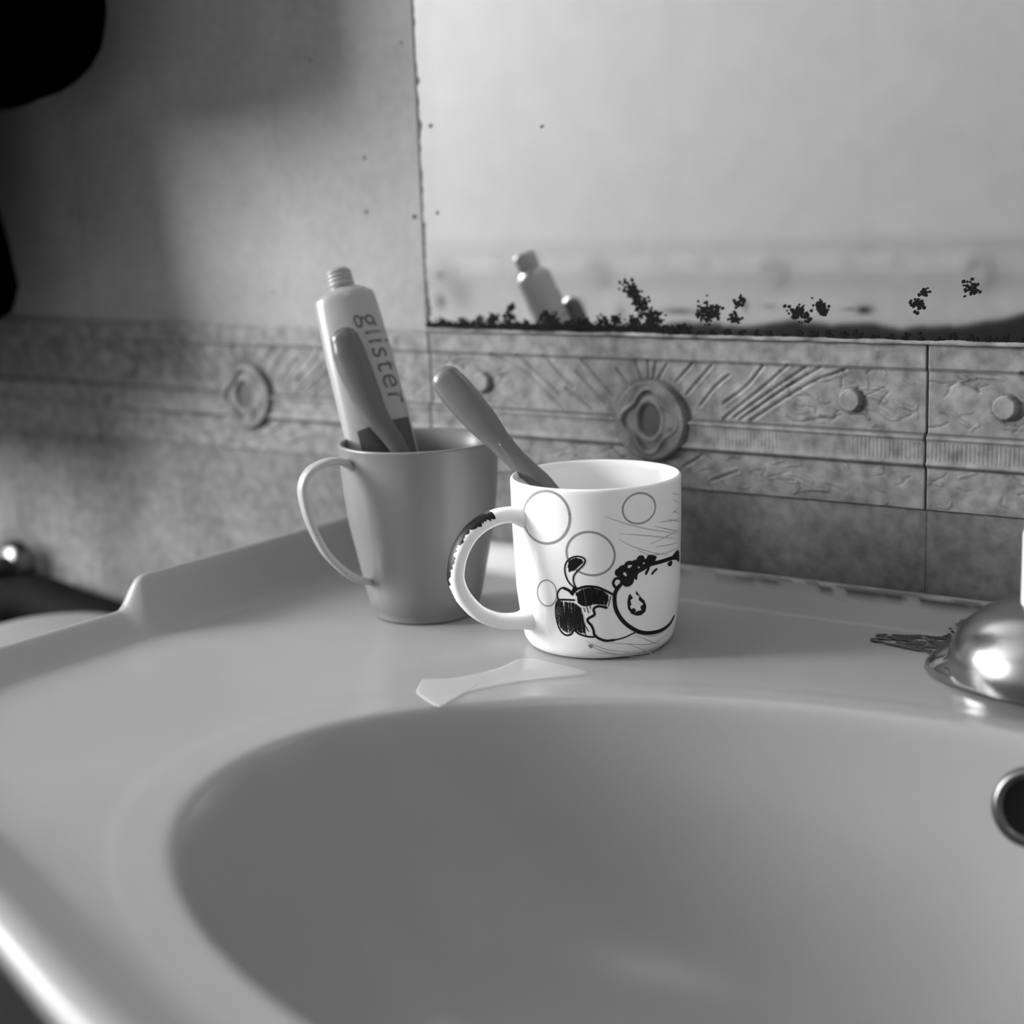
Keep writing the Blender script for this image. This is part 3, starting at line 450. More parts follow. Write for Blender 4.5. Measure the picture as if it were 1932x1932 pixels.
DATA = {"DK":[[0.001419,[[0.2619,0.03721],[0.2246,0.0355],[0.1965,0.03337],[0.188,0.03044],[0.1992,0.02628],[0.2415,0.02234],[0.3097,0.01865],[0.4015,0.01554],[0.5208,0.01275],[0.6631,0.01126],[0.826,0.0107],[0.9717,0.01114],[1.1127,0.01233],[1.2263,0.01444]]],[0.001419,[[0.3948,0.04145],[0.5144,0.04303],[0.644,0.04481],[0.817,0.04504],[1.0406,0.04486],[1.1777,0.04381],[1.3196,0.04135]]],[0.000896,[[0.7499,0.04192],[0.7129,0.0413],[0.6795,0.0402]]],[0.001121,[[0.6274,0.04344],[0.5886,0.04092]]],[0.001121,[[0.4388,0.04234],[0.4552,0.03938]]],[0.00056,[[-0.2859,0.03654],[-0.34,0.03864],[-0.3751,0.04149],[-0.3858,0.04479],[-0.3681,0.04778],[-0.3189,0.05011],[-0.2447,0.05126],[-0.1736,0.05097],[-0.1393,0.0496],[-0.1587,0.04739],[-0.2142,0.04513],[-0.2711,0.04248],[-0.2874,0.03986],[-0.267,0.03695],[-0.2404,0.03589]]],[0.00056,[[-0.4925,0.02996],[-0.4939,0.03293],[-0.4505,0.03533],[-0.4005,0.03587]]],[0.001046,[[-0.4104,0.03577],[-0.344,0.03474],[-0.3032,0.03299]]],[0.000859,[[-0.2406,0.0357],[-0.1671,0.03678],[-0.0866,0.03704],[0.0016,0.03644],[0.0894,0.03473],[0.1736,0.03277]]],[0.000672,[[-0.477,0.03002],[-0.5175,0.02759],[-0.5362,0.02368],[-0.5298,0.01873],[-0.5014,0.01502],[-0.4525,0.01293],[-0.4013,0.01244],[-0.3487,0.01331],[-0.3106,0.01515],[-0.2495,0.01357],[-0.1643,0.01255],[-0.0793,0.01221],[-0.0413,0.01259]]],[0.000672,[[-0.4876,0.02979],[-0.3873,0.03016],[-0.2824,0.03025]]],[0.000896,[[0.0946,0.02654],[0.0141,0.02742],[-0.04,0.0269],[-0.059,0.02558],[-0.0517,0.02329],[-0.1266,0.02137],[-0.1328,0.01985],[-0.0929,0.01795],[-0.0673,0.01527],[-0.0595,0.01336],[-0.0044,0.01142],[0.0801,0.01024],[0.1853,0.0103]]],[0.000523,[[0.1853,0.0103],[0.3027,0.01103],[0.4556,0.01295]]],[0.000971,[[0.1888,0.03671],[0.1759,0.03822],[0.1946,0.04001],[0.2355,0.04044],[0.2718,0.03939],[0.2666,0.03756],[0.234,0.03621],[0.1932,0.03633]]],[0.000336,[[-0.1386,0.02746],[-0.1193,0.02405]]],[0.000336,[[-0.1758,0.02667],[-0.1597,0.02478]]],[0.000336,[[-0.1012,0.02898],[-0.0945,0.02634]]],[0.000336,[[0.1148,0.0321],[0.0812,0.02695]]],[0.000336,[[0.1462,0.03203],[0.1128,0.02726]]],[0.000336,[[-0.185,0.01903],[-0.1286,0.01487]]],[0.000336,[[-0.2064,0.01709],[-0.1638,0.01293]]],[0.000486,[[0.1071,0.03287],[0.1087,0.03121],[0.11,0.02988]]],[0.000486,[[0.0872,0.03348],[0.0914,0.03116],[0.0957,0.02883]]],[0.000486,[[0.0749,0.03377],[0.0786,0.03078],[0.0819,0.02811]]],[0.000486,[[0.0587,0.03438],[0.0711,0.03109],[0.0824,0.02811]]],[0.000486,[[0.0464,0.03468],[0.0536,0.03136],[0.0602,0.02837]]],[0.000486,[[0.0313,0.03495],[0.0421,0.03166],[0.053,0.02835]]],[0.000486,[[0.0203,0.03491],[0.0283,0.0316],[0.0357,0.02862]]],[0.000486,[[0.0053,0.03518],[0.0152,0.03189],[0.0253,0.02858]]],[0.000486,[[-0.0031,0.03548],[0.0008,0.03183],[0.0045,0.0285]]],[0.000486,[[-0.0258,0.03572],[-0.0148,0.0321],[-0.0038,0.02847]]],[0.000486,[[-0.0342,0.03568],[-0.0253,0.03205],[-0.0172,0.02874]]],[0.000486,[[-0.0515,0.03593],[-0.0396,0.03232],[-0.0276,0.0287]]],[0.000486,[[-0.0701,0.03617],[-0.0556,0.03225],[-0.0423,0.02864]]],[0.000486,[[-0.0786,0.03614],[-0.0679,0.03219],[-0.058,0.02856]]],[0.000486,[[-0.0875,0.03609],[-0.0819,0.03212],[-0.0768,0.02847]]],[0.000486,[[-0.1016,0.03603],[-0.0953,0.03205],[-0.0891,0.02806]]],[0.000486,[[-0.1127,0.03597],[-0.1062,0.032],[-0.0997,0.02801]]],[0.000486,[[-0.1273,0.03589],[-0.1196,0.03193],[-0.1119,0.02794]]],[0.000486,[[-0.1427,0.03581],[-0.1332,0.03185],[-0.1239,0.02787]]],[0.000486,[[-0.1573,0.03572],[-0.1451,0.03179],[-0.1331,0.02782]]],[0.000486,[[-0.1783,0.0356],[-0.166,0.03167],[-0.154,0.02771]]],[0.000486,[[-0.1826,0.03557],[-0.1761,0.03161],[-0.1698,0.02761]]],[0.000486,[[-0.1986,0.03515],[-0.1904,0.03152],[-0.1825,0.02788]]],[0.000486,[[-0.2162,0.0347],[-0.2029,0.03111],[-0.1912,0.02783]]],[0.000486,[[-0.2227,0.03433],[-0.2121,0.03105],[-0.2027,0.02809]]],[0.000486,[[-0.2371,0.0339],[-0.2278,0.03129],[-0.2184,0.02867]]],[0.000486,[[-0.2451,0.03385],[-0.24,0.03121],[-0.2355,0.0289]]],[0.000486,[[-0.2546,0.03378],[-0.2542,0.03312],[-0.2538,0.03245]]],[0.000374,[[-0.0763,0.03629],[-0.0081,0.0354],[0.0526,0.03457]]],[0.000374,[[-0.1198,0.03607],[-0.0271,0.03512],[0.0653,0.03408]]],[0.000374,[[-0.1545,0.03593],[-0.0211,0.0338],[0.1124,0.03148]]],[0.000374,[[-0.2044,0.03501],[-0.0468,0.0327],[0.1101,0.03012]]],[0.000374,[[-0.2474,0.03395],[-0.0687,0.03207],[0.1081,0.02985]]],[0.000374,[[-0.2532,0.03324],[-0.0871,0.03084],[0.077,0.02814]]],[0.000374,[[-0.2442,0.03127],[-0.087,0.02983],[0.0604,0.02821]]],[0.000374,[[-0.2387,0.02992],[-0.1603,0.02913],[-0.0829,0.02826]]],[0.000374,[[-0.2242,0.02859],[-0.1769,0.02815],[-0.1378,0.02775]]],[0.000486,[[-0.1778,0.01907],[-0.1764,0.01667],[-0.1751,0.01426]]],[0.000486,[[-0.196,0.02346],[-0.1867,0.0187],[-0.1776,0.01427]]],[0.000486,[[-0.2131,0.02646],[-0.2011,0.02036],[-0.1887,0.01422]]],[0.000486,[[-0.2236,0.02676],[-0.2198,0.02027],[-0.216,0.01409]]],[0.000486,[[-0.2391,0.02736],[-0.2266,0.02059],[-0.2142,0.01411]]],[0.000486,[[-0.2582,0.02795],[-0.2461,0.02118],[-0.2335,0.01437]]],[0.000486,[[-0.2605,0.02796],[-0.2571,0.02113],[-0.2537,0.01461]]],[0.000486,[[-0.2736,0.02823],[-0.274,0.02173],[-0.2744,0.01519]]],[0.000486,[[-0.2947,0.0288],[-0.2904,0.02199],[-0.2862,0.01548]]],[0.000486,[[-0.3149,0.02869],[-0.3058,0.02191],[-0.2968,0.01543]]],[0.000486,[[-0.3082,0.02873],[-0.3142,0.02221],[-0.3206,0.01565]]],[0.000486,[[-0.3383,0.0289],[-0.3309,0.02212],[-0.324,0.01563]]],[0.000486,[[-0.3458,0.02887],[-0.345,0.02169],[-0.3445,0.01482]]],[0.000486,[[-0.3715,0.0287],[-0.3596,0.02161],[-0.348,0.01481]]],[0.000486,[[-0.387,0.02896],[-0.3781,0.0215],[-0.3693,0.01399]]],[0.000486,[[-0.3836,0.02898],[-0.3923,0.02142],[-0.4016,0.01413]]],[0.000486,[[-0.4007,0.02888],[-0.4068,0.02167],[-0.4137,0.0144]]],[0.000486,[[-0.4354,0.02899],[-0.4242,0.02155],[-0.4136,0.01441]]],[0.000486,[[-0.4399,0.02897],[-0.4382,0.02181],[-0.4369,0.01459]]],[0.000486,[[-0.4654,0.02913],[-0.4575,0.02202],[-0.4499,0.01486]]],[0.000486,[[-0.4535,0.02888],[-0.4633,0.02233],[-0.474,0.01572]]],[0.000486,[[-0.4833,0.02903],[-0.4835,0.02253],[-0.4843,0.01599]]],[0.000486,[[-0.509,0.0268],[-0.5075,0.02236],[-0.506,0.01825]]],[0.000486,[[-0.5028,0.02889],[-0.5083,0.02441],[-0.5139,0.02026]]],[0.000336,[[-0.4011,0.02896],[-0.3007,0.0268],[-0.203,0.02452]]],[0.000336,[[-0.5044,0.02799],[-0.3411,0.02536],[-0.1933,0.02259]]],[0.000336,[[-0.5074,0.02717],[-0.338,0.02367],[-0.1832,0.02002]]],[0.000336,[[-0.508,0.02532],[-0.34,0.02226],[-0.1803,0.0189]]],[0.000336,[[-0.5146,0.02429],[-0.3414,0.0209],[-0.1766,0.01718]]],[0.000336,[[-0.5198,0.02215],[-0.3412,0.01901],[-0.172,0.01551]]],[0.000336,[[-0.508,0.01976],[-0.3301,0.01719],[-0.1691,0.01442]]],[0.000336,[[-0.502,0.01766],[-0.4219,0.01635],[-0.3445,0.01496]]],[0.000336,[[-0.4612,0.01516],[-0.4223,0.01443],[-0.3917,0.01384]]],[0.000486,[[-0.3307,0.04857],[-0.3173,0.04902],[-0.3039,0.04947]]],[0.000486,[[-0.3305,0.04802],[-0.2981,0.04919],[-0.2725,0.05011]]],[0.000486,[[-0.3364,0.04722],[-0.2907,0.04884],[-0.2459,0.05042]]],[0.000486,[[-0.3388,0.0468],[-0.2852,0.04857],[-0.2327,0.05031]]],[0.000486,[[-0.3447,0.04598],[-0.2779,0.04822],[-0.2193,0.05018]]],[0.000486,[[-0.3365,0.0456],[-0.2693,0.0478],[-0.2038,0.04995]]],[0.000486,[[-0.3346,0.04498],[-0.264,0.04754],[-0.1953,0.05006]]],[0.000486,[[-0.3332,0.04437],[-0.2553,0.04713],[-0.1799,0.04982]]],[0.000486,[[-0.333,0.04437],[-0.251,0.04691],[-0.1779,0.04917]]],[0.000486,[[-0.3335,0.04385],[-0.2515,0.0464],[-0.172,0.04888]]],[0.000486,[[-0.2884,0.04441],[-0.2244,0.04669],[-0.1681,0.0487]]]],"GR":[[0.001001,[[-0.3034,0.07125],[-0.3017,0.06911],[-0.3084,0.06696],[-0.3234,0.06488],[-0.3466,0.06292],[-0.3773,0.06115],[-0.415,0.05959],[-0.4589,0.0583],[-0.5083,0.05731],[-0.5621,0.05665],[-0.6191,0.05632],[-0.6786,0.05633],[-0.7386,0.05669],[-0.7979,0.05739],[-0.854,0.0584],[-0.9048,0.05972],[-0.9476,0.06131],[-0.9787,0.06315],[-0.9955,0.06519],[-0.9975,0.06738],[-0.9831,0.06966],[-0.9546,0.07193],[-0.9141,0.07411],[-0.8653,0.07611],[-0.8107,0.07786],[-0.7528,0.0793],[-0.6937,0.08037],[-0.635,0.08106],[-0.5781,0.08135],[-0.5242,0.08123],[-0.4741,0.08071],[-0.429,0.07982],[-0.3898,0.07859],[-0.357,0.07707],[-0.3313,0.0753],[-0.3133,0.07334],[-0.3034,0.07125]]],[0.000867,[[0.1835,0.04836],[0.1643,0.04682],[0.1376,0.04545],[0.1044,0.04431],[0.0658,0.04342],[0.0228,0.04279],[-0.0232,0.04245],[-0.0709,0.0424],[-0.119,0.04264],[-0.1659,0.04317],[-0.2105,0.04396],[-0.2512,0.04501],[-0.2867,0.04629],[-0.3158,0.04776],[-0.3375,0.04938],[-0.3509,0.05111],[-0.3556,0.0529],[-0.3514,0.0547],[-0.3385,0.05644],[-0.3176,0.05807],[-0.2895,0.05954],[-0.2552,0.06079],[-0.2158,0.06179],[-0.1726,0.0625],[-0.1269,0.06289],[-0.08,0.06296],[-0.0332,0.0627],[0.0123,0.06212],[0.0552,0.06123],[0.0944,0.06008],[0.1287,0.05869],[0.1568,0.05712],[0.1783,0.05541],[0.192,0.05362],[0.1976,0.05182],[0.1948,0.05004],[0.1835,0.04836]]],[0.000734,[[0.7026,0.07527],[0.7187,0.07406],[0.7275,0.0728],[0.7287,0.07155],[0.7224,0.07033],[0.7083,0.06918],[0.6878,0.06814],[0.6616,0.06723],[0.6309,0.06647],[0.5968,0.0659],[0.5606,0.06551],[0.5234,0.06532],[0.4864,0.06533],[0.4506,0.06555],[0.4171,0.06596],[0.3865,0.06656],[0.3596,0.06733],[0.3372,0.06826],[0.3199,0.06931],[0.3077,0.07046],[0.3013,0.07166],[0.3006,0.0729],[0.3058,0.07413],[0.3165,0.07532],[0.3327,0.07642],[0.3539,0.07739],[0.3795,0.07822],[0.409,0.07887],[0.4417,0.07932],[0.4766,0.07955],[0.5131,0.07955],[0.5501,0.07933],[0.5865,0.07888],[0.621,0.07823],[0.6528,0.07738],[0.6804,0.07639],[0.7026,0.07527]]],[0.000534,[[-0.5054,0.03356],[-0.5045,0.03247],[-0.5076,0.03138],[-0.5145,0.03031],[-0.5254,0.0293],[-0.5399,0.02838],[-0.5586,0.02755],[-0.5799,0.02686],[-0.6034,0.02634],[-0.6285,0.02598],[-0.6545,0.02581],[-0.6804,0.02583],[-0.7056,0.02604],[-0.729,0.02644],[-0.75,0.02701],[-0.7674,0.02774],[-0.7809,0.02861],[-0.7918,0.02957],[-0.7977,0.03062],[-0.7984,0.03172],[-0.7941,0.03284],[-0.7847,0.03395],[-0.7709,0.035],[-0.7533,0.03597],[-0.7323,0.03683],[-0.7093,0.03753],[-0.6846,0.03806],[-0.6594,0.03841],[-0.634,0.03857],[-0.6095,0.03852],[-0.5864,0.03828],[-0.5654,0.03785],[-0.5467,0.03724],[-0.5312,0.03649],[-0.5189,0.0356],[-0.5102,0.03462],[-0.5054,0.03356]]]],"TH":[[0.0003,[[0.0934,0.07],[0.5146,0.06334],[1.2818,0.05433]]],[0.0003,[[0.2533,0.06155],[0.6267,0.05879],[1.2874,0.05193]]],[0.0003,[[0.2443,0.05898],[0.4247,0.05469],[0.7096,0.05006],[0.9593,0.04714]]],[0.0003,[[0.7085,0.06284],[1.2794,0.05535]]],[0.0003,[[1.0485,0.07609],[1.3087,0.07341]]],[0.0003,[[1.0831,0.07255],[1.3073,0.06944]]],[0.0003,[[0.7973,0.0642],[1.3093,0.06177]]],[0.0003,[[0.6465,0.05475],[0.953,0.05647],[1.3137,0.05739]]],[0.0003,[[0.7305,0.05287],[1.3303,0.05053]]],[0.0003,[[0.4771,0.05279],[0.7098,0.04907],[1.2962,0.04816]]],[0.0003,[[1.0459,0.06627],[1.3069,0.06812]]],[0.0003,[[0.9518,0.06437],[1.311,0.06009]]],[0.0003,[[1.082,0.0673],[1.3069,0.06412]]],[0.0003,[[-0.1724,0.01028],[0.081,0.00568],[0.3895,0.00318]]],[0.0003,[[-0.157,0.00859],[0.0808,0.00426],[0.5432,-0.00025]]],[0.0003,[[-0.0412,0.00404],[0.5737,0.0011],[1.0873,0.00243]]],[0.0003,[[0.0479,0.00958],[0.3447,0.00764],[0.771,0.0051],[1.1383,0.00822]]],[0.0003,[[0.4344,0.01199],[0.7691,0.00547],[0.921,0.0034]]],[0.0003,[[0.4529,0.01257],[0.7543,0.00908],[1.1731,0.01062]]],[0.0003,[[0.3447,0.00764],[0.6778,0.00186],[0.8466,-0.00143],[1.1521,0.0032]]]],"FILL":[[[1.0213,0.04522],[1.1724,0.04724],[1.2477,0.04712],[1.309,0.0456],[1.3454,0.0411],[1.0221,0.04428]],[[-0.2902,0.0369],[-0.2221,0.03591],[-0.2794,0.03359],[-0.3083,0.03261],[-0.3212,0.03387]],[[0.3734,0.03251],[0.4121,0.03028],[0.3776,0.02915],[0.393,0.02701],[0.374,0.02634],[0.3946,0.02472],[0.4242,0.02533],[0.4558,0.02401],[0.4416,0.02276],[0.4667,0.02338],[0.5296,0.02357],[0.5116,0.02539],[0.553,0.02646],[0.4823,0.02897],[0.4978,0.03055],[0.4472,0.03195],[0.4524,0.03359],[0.5134,0.03009],[0.5675,0.02788],[0.5994,0.02501],[0.5862,0.02244],[0.5328,0.02108],[0.469,0.02108],[0.3964,0.02243],[0.3503,0.02532],[0.339,0.0284],[0.3539,0.0313]]],"BLOB":[[0.241,0.04317,0.00168,1.028],[0.2916,0.04391,0.00224,1.01],[0.3667,0.04563,0.00224,0.983],[0.444,0.04563,0.00232,0.942],[0.5145,0.04819,0.00168,0.911],[0.3465,0.03909,0.00269,0.992],[0.3189,0.04178,0.00269,1.001],[0.4143,0.04209,0.00224,0.95],[0.5043,0.04567,0.00224,0.911],[0.5885,0.04591,0.00187,0.869],[0.6551,0.04695,0.00205,0.812],[0.7138,0.04766,0.00082,0.768],[0.6264,0.0488,0.00075,0.824],[0.5457,0.04433,0.00149,0.882],[1.0086,0.04271,0.00097,0.498],[1.0147,0.0421,0.00075,0.491]],"HOLE":[[0.3667,0.04555,0.00075,0.983],[0.3858,0.04572,0.00052,0.974],[0.3097,0.04237,0.00067,1.001],[0.3236,0.04158,0.00056,1.001],[0.5562,0.04611,0.00045,0.869],[0.489,0.04447,0.00045,0.926]]}
# ---------------------------------------------------------------- white mug
AX, AY = -.3955, .6196; mv = np.array([-.538, .84294]); Lv = np.array([-.84294, -.538])
PZ = [0, .003, .008, .015, .0285, .042, .056, .065, .0826]; PR = [.0345, .0366, .0376, .0383, .0398, .0402, .0407, .0409, .0411]
def mugR(z): return float(np.interp(z, PZ, PR))
mg = thing('mug', 'white ceramic mug printed with a cartoon animal and circles', 'mug', (AX, AY, 0))
prof = [(.0001, .0016), (.030, .0016), (.0315, .0003), (.0330, .0001), (.0345, .0012), (.0358, .0030)]
prof += [(mugR(z)-(.0004 if z < .01 else 0), z) for z in np.linspace(.005, .0805, 30)]
prof += [(.0410, .0818), (.0404, .0826), (.0396, .0826), (.0389, .0817), (.0386, .079)] + [(mugR(z)-.0028, z) for z in np.linspace(.07, .012, 12)] + [(.030, .006), (.0001, .005)]
PRz = [p_[1] for p_ in prof[5:36]]; PRr = [p_[0] for p_ in prof[5:36]]
def surfR(z): return float(np.interp(z, PRz, PRr))
Vp, Fp = lathe(prof, (AX, AY), 160); obj('body', Vp, Fp, M_mug, mg)
hd = np.array([-.4917, -.87077]); hn = np.array([-hd[1], hd[0]])
HP = [(.0375, .0660), (.0453, .0679), (.0533, .0677), (.0616, .0648), (.0681, .0597), (.0728, .0520), (.0748, .0440), (.0744, .0385), (.0715, .0317), (.0655, .0243), (.0598, .0203), (.0530, .0174), (.0442, .0160), (.0365, .0162)]
hp = cr(HP, 6); tt = np.linspace(0, 1, len(hp))
hw = [(.0048+.0018*(math.exp(-(t/.06)**2)+math.exp(-((1-t)/.06)**2)), .0037+.0020*(math.exp(-(t/.05)**2)+math.exp(-((1-t)/.05)**2))) for t in tt]
path = [(AX+hd[0]*r, AY+hd[1]*r, z) for r, z in hp]
V_, F_ = sweep(path, hw, (hn[0], hn[1], 0), n=28, cap=True, power=2.5); obj('handle', V_, F_, M_mug, mg)
# worn black print on the outside of the handle
V = []; F = []; rr_ = np.random.RandomState(4); N_ = 260; jl = 0; jr = 0; cols = 14
i0, i1 = .15, .64
T = np.linspace(i0, i1, N_); hp_a = np.array(path)
def at(t):
    f_ = t*(len(path)-1); i = min(int(f_), len(path)-2); u = f_-i; return hp_a[i]*(1-u)+hp_a[i+1]*u, (np.array(hw[i])*(1-u)+np.array(hw[i+1])*u)
nl = vn(T, 55, 21)*.5+vn(T, 160, 22)*.5; nr_ = vn(T, 60, 23)*.5+vn(T, 170, 24)*.5
for i, t in enumerate(T):
    p_, (a_, b_) = at(t); p1, _ = at(min(t+.01, 1)); p0, _ = at(t-.01); tg = (p1-p0)/np.linalg.norm(p1-p0)
    s = np.array([hn[0], hn[1], 0]); u = np.cross(tg, s); 
    if u @ np.array([hd[0], hd[1], .2]) < 0: u = -u
    f = (t-i0)/(i1-i0)
    # the camera-side boundary creeps toward the outer edge lower down; the far side keeps a thin white margin
    hi = math.radians(8+82*f**.8+40*max(0, f-.75)/.25)+(nr_[i]-.5)*.85; lo = math.radians(158)+(nl[i]-.5)*.15
    if f < .04 or f > .97: hi = lo-.3*(lo-hi)
    hi = min(hi, lo-.02)
    for c_ in range(cols):
        q_ = lo+(hi-lo)*c_/(cols-1); c, d = math.cos(q_), math.sin(q_)
        c = math.copysign(abs(c)**(2/2.5), c); d = math.copysign(abs(d)**(2/2.5), d)
        V.append(p_+s*(a_*c+.0001*c)+u*(b_*d+.0001*d))
    if i:
        for c_ in range(cols-1): k = i*cols+c_; F.append((k-cols, k-cols+1, k+1, k))
obj('handle_print', V, F, M_ink, mg)
# printed drawing on the mug wall: thin ink ribbons following the curved surface
def surf(a, z, off):
    r = surfR(z)+off; d = -mv*math.cos(a)-Lv*math.sin(a); return (AX+d[0]*r, AY+d[1]*r, z)
def ribbon(V, F, w_, pts, off, taper=False):
    q = cr(pts, 8); q = [np.array(p_) for p_ in q]; U = np.array([[p_[0]*.04, p_[1]] for p_ in q]); n_ = len(U)
    for i in range(n_):
        t = U[min(i+1, n_-1)]-U[max(i-1, 0)]; t = t/(np.linalg.norm(t)+1e-12); nn = np.array([-t[1], t[0]])
        hw_ = w_/2*(1 if not taper else .35+.65*math.sin(math.pi*min(max((i+.5)/n_, .08), .92)))
        for s_ in (-1, 1): p_ = U[i]+nn*hw_*s_; V.append(surf(p_[0]/.04, p_[1], off))
        if i: k = len(V)-4; F.append((k, k+1, k+3, k+2))
    for e in (0, n_-1): # round ends
        k = len(V); V.append(surf(U[e][0]/.04, U[e][1], off))
        for i in range(10): a = i*.6283; V.append(surf((U[e][0]+w_/2*.9*math.cos(a))/.04, U[e][1]+w_/2*.9*math.sin(a), off))
        if not taper: F.extend([(k, k+1+i, k+1+(i+1) % 10) for i in range(10)])
def inp(x, y, P_):
    c = False
    for i in range(len(P_)):
        (x1, y1), (x2, y2) = P_[i], P_[i-1]
        if (y1 > y) != (y2 > y) and x < (x2-x1)*(y-y1)/(y2-y1)+x1: c = not c
    return c
def raster(V, F, test, a0, a1, z0, z1, off, st=.00012):
    z = z0
    while z < z1:
        a = a0; da = st/.04
        run = None
        while a <= a1+da:
            if a <= a1 and test(a, z+st/2):
                if run is None: run = a
                elif a-run > .02:
                    k = len(V); V += [surf(run-.0003, z, off), surf(a, z, off), surf(a, z+st, off), surf(run-.0003, z+st, off)]; F.append((k, k+1, k+2, k+3)); run = a
            elif run is not None:
                k = len(V); V += [surf(run, z, off), surf(a, z, off), surf(a, z+st, off), surf(run, z+st, off)]; F.append((k, k+1, k+2, k+3)); run = None
            a += da
        z += st
V = []; F = []
for i, (w_, pts) in enumerate(DATA['DK']): ribbon(V, F, w_*1.38, pts, .00012+.000002*(i % 9))
for P_ in DATA['FILL']:
    a_ = [q_[0] for q_ in P_]; z_ = [q_[1] for q_ in P_]; raster(V, F, lambda a, z: inp(a, z, P_), min(a_), max(a_), min(z_), max(z_), .00015)
BL, HO = DATA['BLOB'], DATA['HOLE']
def blob(a, z):
    for c in HO:
        if math.hypot((a-c[0])*.04*c[3], z-c[1]) < c[2]: return False
    for c in BL:
        if math.hypot((a-c[0])*.04*c[3], z-c[1]) < c[2]*1.18: return True
    return False
raster(V, F, blob, min(c[0] for c in BL)-.1, max(c[0] for c in BL)+.08, min(c[1] for c in BL)-.004, max(c[1] for c in BL)+.003, .00018)
obj('animal_drawing', V, F, M_ink, mg)
V = []; F = []
for w_, pts in DATA['GR']: ribbon(V, F, w_*1.2, pts, .00008)
obj('circle_print', V, F, M_grey, mg)
for part_ in (DATA['TH'][:13], DATA['TH'][13:]):
    V = []; F = []
    for w_, pts in part_: ribbon(V, F, w_*1.5, pts, .00006, True)
    obj('grass_print', V, F, M_thin, mg)
V = []; F = []; sa, sz = (-.112, .0075)
raster(V, F, lambda a, z: math.hypot((a-sa)*.04, (z-sz)*1.1) < .0011, sa-.05, sa+.05, sz-.002, sz+.002, .00010)
obj('dark_mark', V, F, mat('grey_stain', .22, .6), mg)
# ---------------------------------------------------------------- grey cup
BX, BY = -.504, .6197; bv = np.array([-.63096, .77581]); BLv = np.array([-.77581, -.63096])
cp = thing('cup', 'tapered grey plastic cup with thin loop handle', 'cup', (BX, BY, 0))
pr_ = [(.0001, .0030), (.0235, .0030), (.0240, .0002), (.0262, .0001), (.0272, .0015), (.0270, .0035), (.0285, .0048), (.0308, .013), (.0350, .034), (.0382, .050), (.0402, .068), (.0410, .080), (.0414, .0905), (.0419, .0915), (.0417, .0924), (.0408, .0926), (.0401, .0920), (.0396, .080), (.0388, .068), (.0368, .050), (.0336, .034), (.0294, .013), (.0255, .006), (.0001, .0055)]
Vp, Fp = lathe(pr_, (BX, BY), 128); obj('body', Vp, Fp, M_cup, cp)
bd = np.array([-.35639, -.93434]); bn = np.array([-bd[1], bd[0]])
HB = [(.0385, .0800), (.0425, .0850), (.0480, .0872), (.0555, .0868), (.0635, .0835), (.0678, .0763), (.0668, .0653), (.0633, .0539), (.0577, .0421), (.0499, .0325), (.0418, .0256), (.0345, .0225), (.0310, .0220)]
hq = cr(HB, 6); path2 = [(BX+bd[0]*r, BY+bd[1]*r, z) for r, z in hq]
V_, F_ = sweep(path2, [(.0042-.0016*i/len(hq), .0019) for i in range(len(hq))], (bn[0], bn[1], 0), n=20, power=3); obj('handle', V_, F_, M_cuph, cp)
# ---------------------------------------------------------------- toothpaste tube
def B3(l, z, d): q_ = np.array([BX, BY])+BLv*l+bv*d; return np.array([q_[0], q_[1], z])
tp = thing('toothpaste_tube', 'uncapped white toothpaste tube standing nozzle up in the grey cup', 'tube', tuple(B3(0, .006, 0)))
tb0, tb1 = B3(.0018, .0065, -.0145), B3(.0358, .1640, .0420)
ax = (tb1-tb0); TL = np.linalg.norm(ax); ax /= TL
sd = np.array([BLv[0], BLv[1], 0]); sd -= ax*(sd@ax); sd /= np.linalg.norm(sd); nf = np.cross(ax, sd); 
if nf @ np.array([bv[0], bv[1], 0]) > 0: nf = -nf      # nf points to the camera side
def tube_hw(t):  # half width, half thickness at fraction t
    return .0188-.0012*t-.0010*max(0, (t-.8)/.2), 0.0006+.0100*math.sin(min(t, 1)*math.pi/2)**.9
V = []; F = []; n = 48; ts = np.r_[np.linspace(0, .96, 34), .985, 1.0]
rowsT = []
for t in ts:
    a_, b_ = tube_hw(t); pw = 2.0+.0*t; 
    if t > .97: a_ *= 1-.02*(t-.97)/.03; 
    rowsT.append((tb0+ax*TL*t, a_, b_))
tp_top = rowsT[-1][0]
for h, s_ in ((.0012, .95), (.0030, .80), (.0050, .58), (.0062, .42)): rowsT.append((tp_top+ax*h, rowsT[len(ts)-1][1]*s_, rowsT[len(ts)-1][2]*s_))
for c, a_, b_ in rowsT:
    for i in range(n):
        q_ = 2*math.pi*i/n; V.append(c+sd*a_*math.cos(q_)+nf*b_*math.sin(q_))
F = [(j*n+i, j*n+(i+1) % n, (j+1)*n+(i+1) % n, (j+1)*n+i) for j in range(len(rowsT)-1) for i in range(n)]
F.append(tuple(range(n))[::-1]); F.append(tuple((len(rowsT)-1)*n+i for i in range(n)))
fixn(obj('tube_body', V, F, M_tube, tp))
